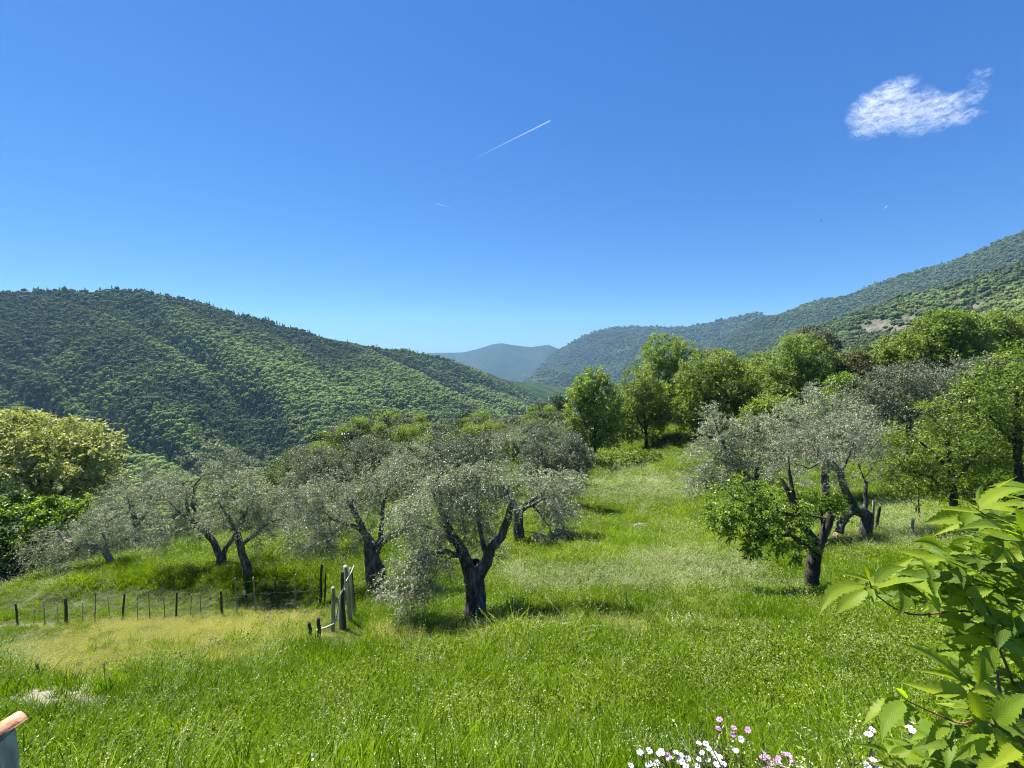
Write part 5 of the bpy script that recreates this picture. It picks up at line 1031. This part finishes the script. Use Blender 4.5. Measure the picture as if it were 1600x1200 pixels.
def daisy_plant(label, px_, D, flowers, leaves, seed, spread):
    rg = np.random.default_rng(seed); b = W3(px_, 1200, D); b[2] = GR(b[0], b[1]); root = thing("daisy_plant", label, "flowering plant", b)
    ss = []
    for (x, y, c, dd) in flowers:
        p = W3(x, y, D + dd) - b; o = link("flower_head", PM[c][rg.integers(0, 4)], root); o.location = p; tl = Vector((rg.normal(-.25, .25), rg.normal(-.15, .25), 1)); o.rotation_euler = tl.to_track_quat('Z', 'Y').to_euler(); s = rg.uniform(.85, 1.15); o.scale = (s, s, s)
        q = link("flower_disc", DM, o)
        foot = np.array([p[0] * .6 + rg.normal(0, .06), p[1] * .6 + rg.normal(0, .05), 0]); ss.append((foot, foot * .3 + p * .7 + rg.normal(0, .015, 3), p - [0, 0, .004]))
    for k in range(leaves // 3):
        a = rg.random() * 6.283; r_ = spread * math.sqrt(rg.random()); tp = np.array([math.cos(a) * r_, math.sin(a) * r_ * .55, rg.uniform(.15, .5)]); foot = tp * [.7, .7, 0]; ss.append((foot, foot * .4 + tp * .6 + rg.normal(0, .02, 3), tp))
    Q, par, rr = [], [], []
    for f_, m_, t_ in ss: i0 = len(Q); Q += [f_, m_, t_]; par += [-1, i0, i0 + 1]; rr += [.0035, .0028, .002]
    v, f = tubes(np.array(Q), np.array(par), np.array(rr), [(0, 9, 4)]); link("stem", mesh_np("stem", v, [f], STB, smooth=True), root)
    n = leaves * 14; k = rg.integers(0, len(ss), n); t = rg.random(n)[:, None] ** .7; A_ = np.array([s[0] for s in ss]); B_ = np.array([s[2] for s in ss]); P = A_[k] * (1 - t) + B_[k] * t * .97
    V, F = leaf_quads(P, nrm(rdir(rg, n) + [0, 0, .5]), nrm(rdir(rg, n) + [0, 0, .6]), rg.uniform(.02, .05, n), rg.uniform(.006, .013, n)); link("foliage", mesh_np("foliage", V, [F], STM, {'var': ('FACE', rg.random(n))}), root)
rgd = np.random.default_rng(12)
daisy_plant("clump of white and mauve daisies growing by the frame's lower edge", 1130, 2.75,
  [(1124,1124,'pink',.1),(1122,1138,'pink',.05),(1147,1137,'pink',.1),(1146,1147,'pink',.1),(1169,1141,'pink',.12),(1158,1155,'white',.05),(1092,1163,'white',0),(1103,1162,'white',.05),(1108,1170,'white',0),(1097,1176,'white',-.05),(1150,1174,'white',0),(1121,1184,'white',-.05),(1106,1188,'white',-.05),
   (1092,1186,'white',-.08),(1065,1180,'white',0),(1075,1186,'white',0),(1066,1190,'white',-.05),(1044,1181,'pink',0),(1034,1177,'white',.05),(1045,1188,'white',0),(986,1196,'white',0),(1012,1196,'white',.02),(1192,1178,'pink',.05),(1191,1186,'pink',0),(1201,1184,'pink',.05),(1212,1190,'pink',0),(1216,1192,'white',0),(1238,1192,'pink',0),(1250,1198,'white',0),(1131,1194,'white',-.1),(1072,1198,'white',-.1),(1205,1197,'pink',-.05)] + [(x_, y_, 'white' if q_ else 'pink', d_) for x_, y_, q_, d_ in zip(rgd.uniform(1000, 1135, 24), rgd.uniform(1172, 1204, 24), rgd.random(24) > .15, rgd.uniform(-.12, .06, 24))] + [(x_, y_, 'pink', d_) for x_, y_, d_ in zip(rgd.uniform(1150, 1245, 7), rgd.uniform(1178, 1202, 7), rgd.uniform(-.1, .05, 7))],
  300, 701, .62)
daisy_plant("few white daisies half hidden under the creeper leaves", 1400, 2.3, [(1357,1147,'white',0),(1363,1140,'white',.05),(1421,1136,'white',.05),(1427,1143,'white',0),(1424,1128,'white',.1),(1355,1196,'white',-.1),(1364,1190,'white',-.1),(1372,1197,'white',-.1),(1470,1142,'white',.1)], 120, 702, .45)

# ------------------------------------------------------------------ creeper leaves close to the camera
def creeper_mat():
    m, n, ns, ls = new_mat("creeper_leaf"); at = nd(ns, "ShaderNodeAttribute", attribute_name='var'); uv = nd(ns, "ShaderNodeUVMap"); sx = nd(ns, "ShaderNodeSeparateXYZ"); ls.new(uv.outputs[0], sx.inputs[0])
    c = ramp(ns, ls, at.outputs['Fac'], [(0, (.07, .125, .012)), (.5, (.18, .265, .014)), (1, (.4, .45, .02))])
    ab = nd(ns, "ShaderNodeMath", operation='ABSOLUTE'); ls.new(sx.outputs['X'], ab.inputs[0])
    ph = nd(ns, "ShaderNodeMath", operation='MULTIPLY_ADD', ins={1: -.55}); ls.new(ab.outputs[0], ph.inputs[0]); ls.new(sx.outputs['Y'], ph.inputs[2])
    fr = nd(ns, "ShaderNodeMath", operation='MULTIPLY', ins={1: 9.0}); ls.new(ph.outputs[0], fr.inputs[0]); pp = nd(ns, "ShaderNodeMath", operation='PINGPONG', ins={1: .5}); ls.new(fr.outputs[0], pp.inputs[0])
    vein = ramp(ns, ls, pp.outputs[0], [(0, (1, 1, 1)), (.09, (.0, .0, .0))]); mid = ramp(ns, ls, ab.outputs[0], [(0, (1, 1, 1)), (.05, (0, 0, 0))]); vv = mixc(ns, ls, 1.0, vein, mid, 'LIGHTEN')
    half = mixc(ns, ls, .3, (0, 0, 0), vv); c = mixc(ns, ls, half, c, (.22, .34, .08))
    tcx = nd(ns, "ShaderNodeTexCoord"); nz = nd(ns, "ShaderNodeTexNoise", ins={'Scale': 30.0, 'Detail': 5.0}); ls.new(tcx.outputs['Object'], nz.inputs['Vector']); c = mixc(ns, ls, .35, c, mixc(ns, ls, nz.outputs['Fac'], (.02, .06, .01), (.2, .28, .05)))
    h = nd(ns, "ShaderNodeMath", operation='MULTIPLY', ins={1: 1.0}); ls.new(pp.outputs[0], h.inputs[0]); bp = nd(ns, "ShaderNodeBump", ins={'Strength': .35, 'Distance': .0015}); ls.new(h.outputs[0], bp.inputs['Height'])
    g = nd(ns, "ShaderNodeNewGeometry"); cf = mixc(ns, ls, g.outputs['Backfacing'], c, mixc(ns, ls, .5, c, (.2, .27, .1)))
    p = nd(ns, "ShaderNodeBsdfPrincipled", ins={'Roughness': .5, 'Specular IOR Level': .25}); ls.new(cf, p.inputs['Base Color']); ls.new(bp.outputs[0], p.inputs['Normal'])
    t = nd(ns, "ShaderNodeBsdfTranslucent"); tc = mixc(ns, ls, 1.0, c, (1.9, 1.9, .35), 'MULTIPLY'); ls.new(tc, t.inputs[0]); ls.new(bp.outputs[0], t.inputs['Normal'])
    mx = nd(ns, "ShaderNodeMixShader", ins={0: .5}); ls.new(p.outputs[0], mx.inputs[1]); ls.new(t.outputs[0], mx.inputs[2]); o = nd(ns, "ShaderNodeOutputMaterial"); ls.new(mx.outputs[0], o.inputs[0]); return m
CRM = creeper_mat(); LV, LF, LA, LU, LO = [], [], [], [], 0
def leaflet(B, T, wid, nrm_, rg, var, fold=.22, curl=.12):
    global LO
    B, T = np.array(B), np.array(T); L = np.linalg.norm(T - B); d = (T - B) / L; s = nrm(np.cross(d, nrm_)); up = np.cross(s, d)
    nt_, nc = 46, 9; t = np.linspace(0, 1, nt_)[:, None]; c = np.linspace(-1, 1, nc)[None, :]
    prof = np.sin(np.pi * np.clip(t, 0, 1) ** .75) ** 1.15 * (1 - .3 * t) * 1.1; saw = 1 - ((t * 10 + .1) % 1.0) * (t > .15) * np.where(np.abs(c) > .9, .27, np.where(np.abs(c) > .7, .08, 0))
    hw = prof * wid * .5 * saw; bendv = rg.normal(0, .05); lat = rg.normal(0, .06)
    X = B + d * (L * t)[..., None] + s * (hw * c)[..., None] + s * (lat * L * np.sin(np.pi * t))[..., None] * np.ones((1, nc, 1))
    hgt = np.abs(c) * fold * wid * .5 * prof / .9 + curl * L * (np.sin(np.pi * t) * 1.0) - curl * .3 * L * t + (.012 * wid * 1.2) * np.sin((t - np.abs(c) * .12) * 2 * np.pi * 9) * np.abs(c) * .25 + bendv * L * t * t * .6
    X = X + up * hgt[..., None]
    LV.append(X.reshape(-1, 3)); LF.append(grid_faces(nc, nt_) + LO); LA.append(np.full((nt_ - 1) * (nc - 1), var)); uvv = np.stack([c + 0 * t, t + 0 * c], -1).reshape(-1, 2); LU.append(uvv); LO += nt_ * nc
rgc = np.random.default_rng(41)
LEAVES = [ # base px,py, tip px,py, width px, depth, tone (leaf colour; low values paint leaves in shade)
 (1358,906,1306,893,15,1.30,.9),(1352,915,1279,964,27,1.26,.6),(1356,920,1302,962,30,1.32,.8),(1358,905,1347,879,9,1.3,1.0),(1360,920,1364,942,17,1.28,.5),(1364,908,1432,868,22,1.33,.9),(1366,912,1420,885,20,1.25,.6),(1370,920,1452,905,24,1.24,.85),(1372,928,1400,945,16,1.3,.6),(1374,922,1455,925,26,1.3,.75),(1350,905,1330,925,16,1.34,.4),
 (1475,868,1400,860,22,1.3,.95),(1478,862,1428,846,28,1.25,.7),(1476,872,1420,895,20,1.34,.5),(1470,876,1458,925,20,1.28,.35),(1440,873,1457,912,18,1.22,.55),(1482,866,1520,842,24,1.3,.8),(1482,872,1545,888,22,1.35,.2),(1478,876,1500,915,22,1.33,.15),
 (1524,793,1484,780,12,1.2,.9),(1520,798,1430,791,16,1.22,.95),(1518,800,1440,818,34,1.24,.75),(1522,800,1500,827,30,1.2,.6),(1528,790,1534,757,13,1.2,1.0),(1530,793,1612,762,26,1.15,.6),(1530,798,1612,790,26,1.2,.8),(1528,802,1575,835,26,1.25,.4),(1516,806,1455,838,20,1.3,.9),(1530,788,1590,742,24,1.25,.4),
 (1602,850,1500,822,34,1.15,.8),(1604,858,1552,880,26,1.12,.95),(1604,846,1530,850,36,1.2,.65),(1604,840,1545,800,24,1.22,.5),(1606,862,1560,905,24,1.2,.1),(1604,830,1585,790,26,1.1,.7),
 (1505,925,1462,905,20,1.25,.9),(1507,920,1486,893,16,1.22,1.0),(1510,922,1532,892,18,1.24,1.0),(1510,930,1556,920,22,1.2,.85),(1506,935,1475,948,20,1.26,.7),(1512,938,1520,965,18,1.25,.75),(1500,930,1450,930,22,1.3,.6),(1514,935,1548,955,22,1.2,.55),
 (1552,1003,1462,972,32,1.2,.75),(1548,1005,1466,1003,22,1.17,.9),(1550,995,1535,932,30,1.18,.1),(1556,998,1570,925,34,1.22,.05),(1558,1002,1612,950,32,1.15,.55),(1560,1008,1612,1045,36,1.12,.6),(1553,1010,1530,1075,34,1.1,.5),(1562,1004,1615,990,26,1.2,.15),
 (1515,1075,1407,1003,27,1.1,.7),(1510,1080,1405,1064,34,1.08,.85),(1512,1072,1425,1045,22,1.15,.95),(1516,1080,1532,1140,42,1.05,.95),(1522,1078,1575,1095,30,1.1,.8),(1506,1084,1450,1092,18,1.15,.8),
 (1414,1094,1346,1135,30,1.1,.75),(1416,1096,1378,1162,30,1.07,.55),(1414,1096,1385,1136,36,1.12,.6),(1417,1092,1400,1078,14,1.1,.9),(1420,1100,1432,1130,16,1.12,.5),
 (1388,1180,1334,1157,14,1.12,.3),(1392,1178,1428,1162,18,1.1,.85),(1386,1184,1350,1190,16,1.1,.7),(1394,1186,1420,1200,16,1.08,.7),
 (1546,1130,1490,1192,38,1.03,.8),(1550,1135,1505,1165,30,1.06,.5),(1552,1136,1560,1200,40,1.0,.2),(1556,1128,1612,1080,44,1.0,.45),(1558,1132,1620,1130,36,1.02,.5),
 (1590,1165,1545,1200,26,.98,.95),(1594,1160,1625,1210,34,.96,.7),(1570,1190,1520,1215,30,.98,.85),(1480,1125,1445,1165,24,1.1,.75),(1484,1120,1455,1108,20,1.12,.9),(1482,1128,1488,1175,22,1.12,.3)]
for bx, by, tx, ty, wd, D, tone in LEAVES:
    B = W3(bx, by, D); T = W3(tx, ty, D + rgc.normal(-.02, .05)); n_ = nrm(np.array([rgc.normal(-.25, .3), rgc.normal(-.55, .3), 1.0])); leaflet(B, T, wd * 1.0 * D / FPX, n_, rgc, np.clip(tone * .85 + rgc.normal(0, .06), 0, 1), fold=rgc.uniform(.15, .4), curl=rgc.uniform(.02, .14))
fill = [(rgc.uniform(1400, 1650), None, 1.26, 1.5) for _ in range(46)] + [(rgc.uniform(1500, 1680), rgc.uniform(960, 1260), 1.15, 1.7) for _ in range(130)] + [(rgc.uniform(1395, 1520), rgc.uniform(1120, 1230), 1.12, 1.35) for _ in range(9)] + [(rgc.uniform(1500, 1680), rgc.uniform(760, 960), 1.2, 1.6) for _ in range(40)]
for fx, fy, d0, d1 in fill:   # further whorls deeper inside the plant
    px_ = fx; py_ = fy if fy else rgc.uniform(915 - (fx - 1400) * .55, 945); D = rgc.uniform(d0, d1)
    if py_ < 900 - (px_ - 1400) * .7: continue
    c = W3(px_, py_, D)
    for a in range(5):
        th = a / 5 * 6.283 + rgc.random(); dr = np.array([math.cos(th), math.sin(th) * .7, rgc.uniform(-.5, .15)]); L = rgc.uniform(.07, .125); leaflet(c, c + nrm(dr) * L, L * .38, nrm(np.array([rgc.normal(0, .3), rgc.normal(-.3, .3), 1])), rgc, rgc.random() * .8, curl=.1)
sb = np.array([2.3, 1.5, GR(2.3, 1.5)])
shr = thing("creeper_shrub", "leafy creeper with big toothed five-part leaves on reddish stems, very close", "shrub", sb)
link("foliage", mesh_np("foliage", np.concatenate(LV) - sb, [np.concatenate(LF)], CRM, {'var': ('FACE', np.concatenate(LA))}, smooth=True, uv=np.concatenate(LU)), shr)
RST = rough_mat("red_stem", [(.3, (.1, .035, .025)), (.6, (.22, .09, .06)), (.85, (.3, .24, .16))], scale=40, bump=.3, rough=.5, dist=.002)
def stem(pts, r0, r1):
    P = np.array([W3(x, y, D) for x, y, D in pts]); Q = []
    for i in range(len(P) - 1):
        p0, p1, p2, p3 = P[max(i - 1, 0)], P[i], P[i + 1], P[min(i + 2, len(P) - 1)]
        for t in np.arange(5) / 5: Q.append(.5 * (2 * p1 + (p2 - p0) * t + (2 * p0 - 5 * p1 + 4 * p2 - p3) * t * t + (3 * p1 - p0 - 3 * p2 + p3) * t ** 3))
    Q.append(P[-1]); Q = np.array(Q) - sb; v, f = tubes(Q, np.arange(len(Q)) - 1, np.linspace(r0, r1, len(Q)), [(0, 9, 8)]); link("stem", mesh_np("stem", v, [f], RST, smooth=True), shr)
stem([(1640,1260,1.35),(1600,1120,1.3),(1560,1010,1.25),(1522,957,1.27),(1425,960,1.28),(1372,932,1.3),(1358,908,1.3)], .0045, .002)
stem([(1640,1040,1.3),(1600,900,1.22),(1550,893,1.27),(1500,880,1.29),(1477,868,1.3)], .004, .002)
stem([(1650,950,1.3),(1604,852,1.15),(1560,820,1.2),(1526,795,1.21)], .004, .0018)
stem([(1610,1230,1.1),(1550,1132,1.04),(1500,1130,1.08),(1450,1110,1.1),(1416,1094,1.1)], .0035, .0018)
stem([(1640,1220,1.2),(1570,1110,1.12),(1552,1003,1.2),(1508,928,1.24)], .004, .0016)
stem([(1460,1260,1.2),(1420,1210,1.13),(1390,1182,1.11)], .0025, .0014)
stem([(1580,1180,1.05),(1550,1120,1.08),(1515,1078,1.09)], .003, .0018)
Q = np.array([[0, 0, -.2], [-.02, 0, .3], [-.08, 0, .6], [-.2, 0, .9], [-.35, 0, 1.1]]); v, f = tubes(Q, np.arange(5) - 1, np.linspace(.02, .008, 5), [(0, 9, 10)]); link("stem", mesh_np("stem", v, [f], RST, smooth=True), shr)

# ------------------------------------------------------------------ sky things: cloud, vapour trails, a bird
def box(x0, x1, y0, y1, z0, z1):
    V = [(x, y, z) for z in (z0, z1) for y in (y0, y1) for x in (x0, x1)]
    return V, [(0, 2, 3, 1), (4, 5, 7, 6), (0, 1, 5, 4), (2, 6, 7, 3), (0, 4, 6, 2), (1, 3, 7, 5)]
def cloud():
    D = 3000.0; s = D / FPX; c0 = W3(1440, 165, D); EL = [(1370,172,31,23,1.0),(1398,142,24,14,.8),(1352,206,20,6,.8),(1384,195,34,8,.8),(1420,172,36,18,.9),(1478,164,26,11,1.0),(1500,182,26,6,.8),(1446,190,40,10,.7),(1524,146,10,12,.55),(1532,116,12,7,.4)]
    m, n, ns, ls = new_mat("cloud_vapour"); tc = nd(ns, "ShaderNodeTexCoord"); acc = None
    nz0 = nd(ns, "ShaderNodeTexNoise", ins={'Scale': .014, 'Detail': 5.0}); ls.new(tc.outputs['Object'], nz0.inputs['Vector']); sub = nd(ns, "ShaderNodeVectorMath", operation='SUBTRACT'); sub.inputs[1].default_value = (.5, .5, .5); ls.new(nz0.outputs['Color'], sub.inputs[0])
    sc_ = nd(ns, "ShaderNodeVectorMath", operation='SCALE'); sc_.inputs['Scale'].default_value = 90; ls.new(sub.outputs[0], sc_.inputs[0]); ad = nd(ns, "ShaderNodeVectorMath", operation='ADD'); ls.new(tc.outputs['Object'], ad.inputs[0]); ls.new(sc_.outputs[0], ad.inputs[1])
    for x, y, rx, ry, k in EL:
        c = W3(x, y, D) - c0; mp = nd(ns, "ShaderNodeVectorMath", operation='SUBTRACT'); mp.inputs[1].default_value = tuple(c); ls.new(ad.outputs[0], mp.inputs[0])
        dv = nd(ns, "ShaderNodeVectorMath", operation='DIVIDE'); dv.inputs[1].default_value = (rx * s, (rx + ry) * .6 * s, ry * s * 1.15); ls.new(mp.outputs[0], dv.inputs[0]); ln = nd(ns, "ShaderNodeVectorMath", operation='LENGTH'); ls.new(dv.outputs[0], ln.inputs[0])
        f = nd(ns, "ShaderNodeMapRange", ins={1: 1.25, 2: .35, 3: 0.0, 4: k}); ls.new(ln.outputs['Value'], f.inputs[0])
        if acc is None: acc = f.outputs[0]
        else: mxx = nd(ns, "ShaderNodeMath", operation='MAXIMUM'); ls.new(acc, mxx.inputs[0]); ls.new(f.outputs[0], mxx.inputs[1]); acc = mxx.outputs[0]
    mp2 = nd(ns, "ShaderNodeMapping"); mp2.inputs['Rotation'].default_value = (0, R(28), 0); mp2.inputs['Scale'].default_value = (.5, 1, 1.5); ls.new(ad.outputs[0], mp2.inputs[0])
    nz = nd(ns, "ShaderNodeTexNoise", ins={'Scale': .027, 'Detail': 9.0, 'Roughness': .7}); ls.new(mp2.outputs[0], nz.inputs['Vector']); nm = nd(ns, "ShaderNodeMapRange", ins={1: .49, 2: .63, 3: 0.0, 4: 1.0}); ls.new(nz.outputs['Fac'], nm.inputs[0])
    mu = nd(ns, "ShaderNodeMath", operation='MULTIPLY'); ls.new(acc, mu.inputs[0]); ls.new(nm.outputs[0], mu.inputs[1]); de = nd(ns, "ShaderNodeMath", operation='MULTIPLY', ins={1: .019}); ls.new(mu.outputs[0], de.inputs[0])
    pv = nd(ns, "ShaderNodeVolumePrincipled"); pv.inputs['Color'].default_value = (1, 1, 1, 1); ls.new(de.outputs[0], pv.inputs['Density']); pv.inputs['Anisotropy'].default_value = 0.0; o = nd(ns, "ShaderNodeOutputMaterial"); ls.new(pv.outputs[0], o.inputs['Volume'])
    V, F = box(-125 * s, 120 * s, -60 * s, 60 * s, -62 * s, 68 * s); ob = link("cloud", mesh_np("cloud", V, [F], m)); ob.location = c0; tag(ob, "single small torn white cloud high in the blue sky", kind="stuff")
cloud()
def trail(label, a, b, D, r0, r1, dens, seed):
    p, q = W3(*a, D), W3(*b, D * 1.05); L = float(np.linalg.norm(q - p)); m, n, ns, ls = new_mat("vapour_trail"); tc = nd(ns, "ShaderNodeTexCoord"); sp = nd(ns, "ShaderNodeSeparateXYZ"); ls.new(tc.outputs['Object'], sp.inputs[0])
    f = nd(ns, "ShaderNodeMapRange", ins={1: 0.0, 2: L, 3: dens, 4: dens * .02}); ls.new(sp.outputs['Z'], f.inputs[0]); pv = nd(ns, "ShaderNodeVolumePrincipled"); pv.inputs['Color'].default_value = (1, 1, 1, 1); ls.new(f.outputs[0], pv.inputs['Density'])
    o = nd(ns, "ShaderNodeOutputMaterial"); ls.new(pv.outputs[0], o.inputs['Volume']); k = 10; th = np.arange(k) / k * 6.283; V, F = [], []
    for j, (z, r) in enumerate([(0, r0 * .3), (L * .02, r0), (L * .5, (r0 + r1) * .5), (L, r1)]): V.append(np.stack([np.cos(th) * r, np.sin(th) * r, 0 * th + z], -1))
    V = np.concatenate(V); i = np.arange(k); F = np.concatenate([np.stack([i, (i + 1) % k, (i + 1) % k + k, i + k], -1) + j * k for j in range(3)]); me = bpy.data.meshes.new("vapour_trail"); me.from_pydata(V.tolist(), [], F.tolist() + [list(range(k))[::-1], [3 * k + x for x in range(k)]]); me.materials.append(m)
    ob = link("vapour_trail", me); ob.location = p; ob.rotation_euler = Vector(q - p).to_track_quat('Z', 'Y').to_euler(); tag(ob, label, "vapour trail")
trail("long bright slanting vapour trail high in the clear sky", (861, 188), (733, 252), 9800, 17, 12, .013, 1)
trail("short faint vapour trail below the long one", (681, 318), (706, 325), 10500, 12, 10, .007, 2)
trail("tiny faint wisp of a vapour trail above the sloping mountain", (1386, 322), (1380, 327), 10500, 22, 14, .0012, 3)
bb = W3(1283, 345, 70); BV = np.array([[0, -.22, 0], [.05, 0, .03], [0, .3, 0], [-.05, 0, .03], [0, 0, -.05], [.3, .02, .1], [.62, -.1, .0], [.28, -.12, .08], [-.3, .02, .12], [-.6, -.1, .02], [-.28, -.12, .1], [.07, -.34, 0], [-.07, -.34, 0]]) * .62
BF = [(0, 1, 4), (1, 2, 4), (2, 3, 4), (3, 0, 4), (0, 3, 1), (3, 2, 1), (1, 5, 7), (5, 6, 7), (3, 10, 8), (8, 10, 9), (0, 11, 12)]
bo = link("bird", mesh_np("bird", BV, [BF], rough_mat("dark_plumage", [(.3, (.01, .01, .012)), (.7, (.03, .03, .03))], bump=.1))); bo.location = bb; bo.rotation_euler = (0, R(20), R(70)); tag(bo, "small dark bird flying over the valley", "bird")

# ------------------------------------------------------------------ haze: the air of the valley
mh, n_, ns, ls = new_mat("haze_air"); pv = nd(ns, "ShaderNodeVolumePrincipled")
pv.inputs['Color'].default_value = (.38, .66, 1.0, 1); pv.inputs['Density'].default_value = HAZE; pv.inputs['Anisotropy'].default_value = .1
oo = nd(ns, "ShaderNodeOutputMaterial"); ls.new(pv.outputs[0], oo.inputs['Volume']); mh.cycles.homogeneous_volume = True
V, F = box(-8900, 8900, -2200, 9500, -2300, 640)
hz = link("haze", mesh_np("haze", V, [F], mh)); tag(hz, "thin blue summer haze lying in the valley air", kind="stuff")
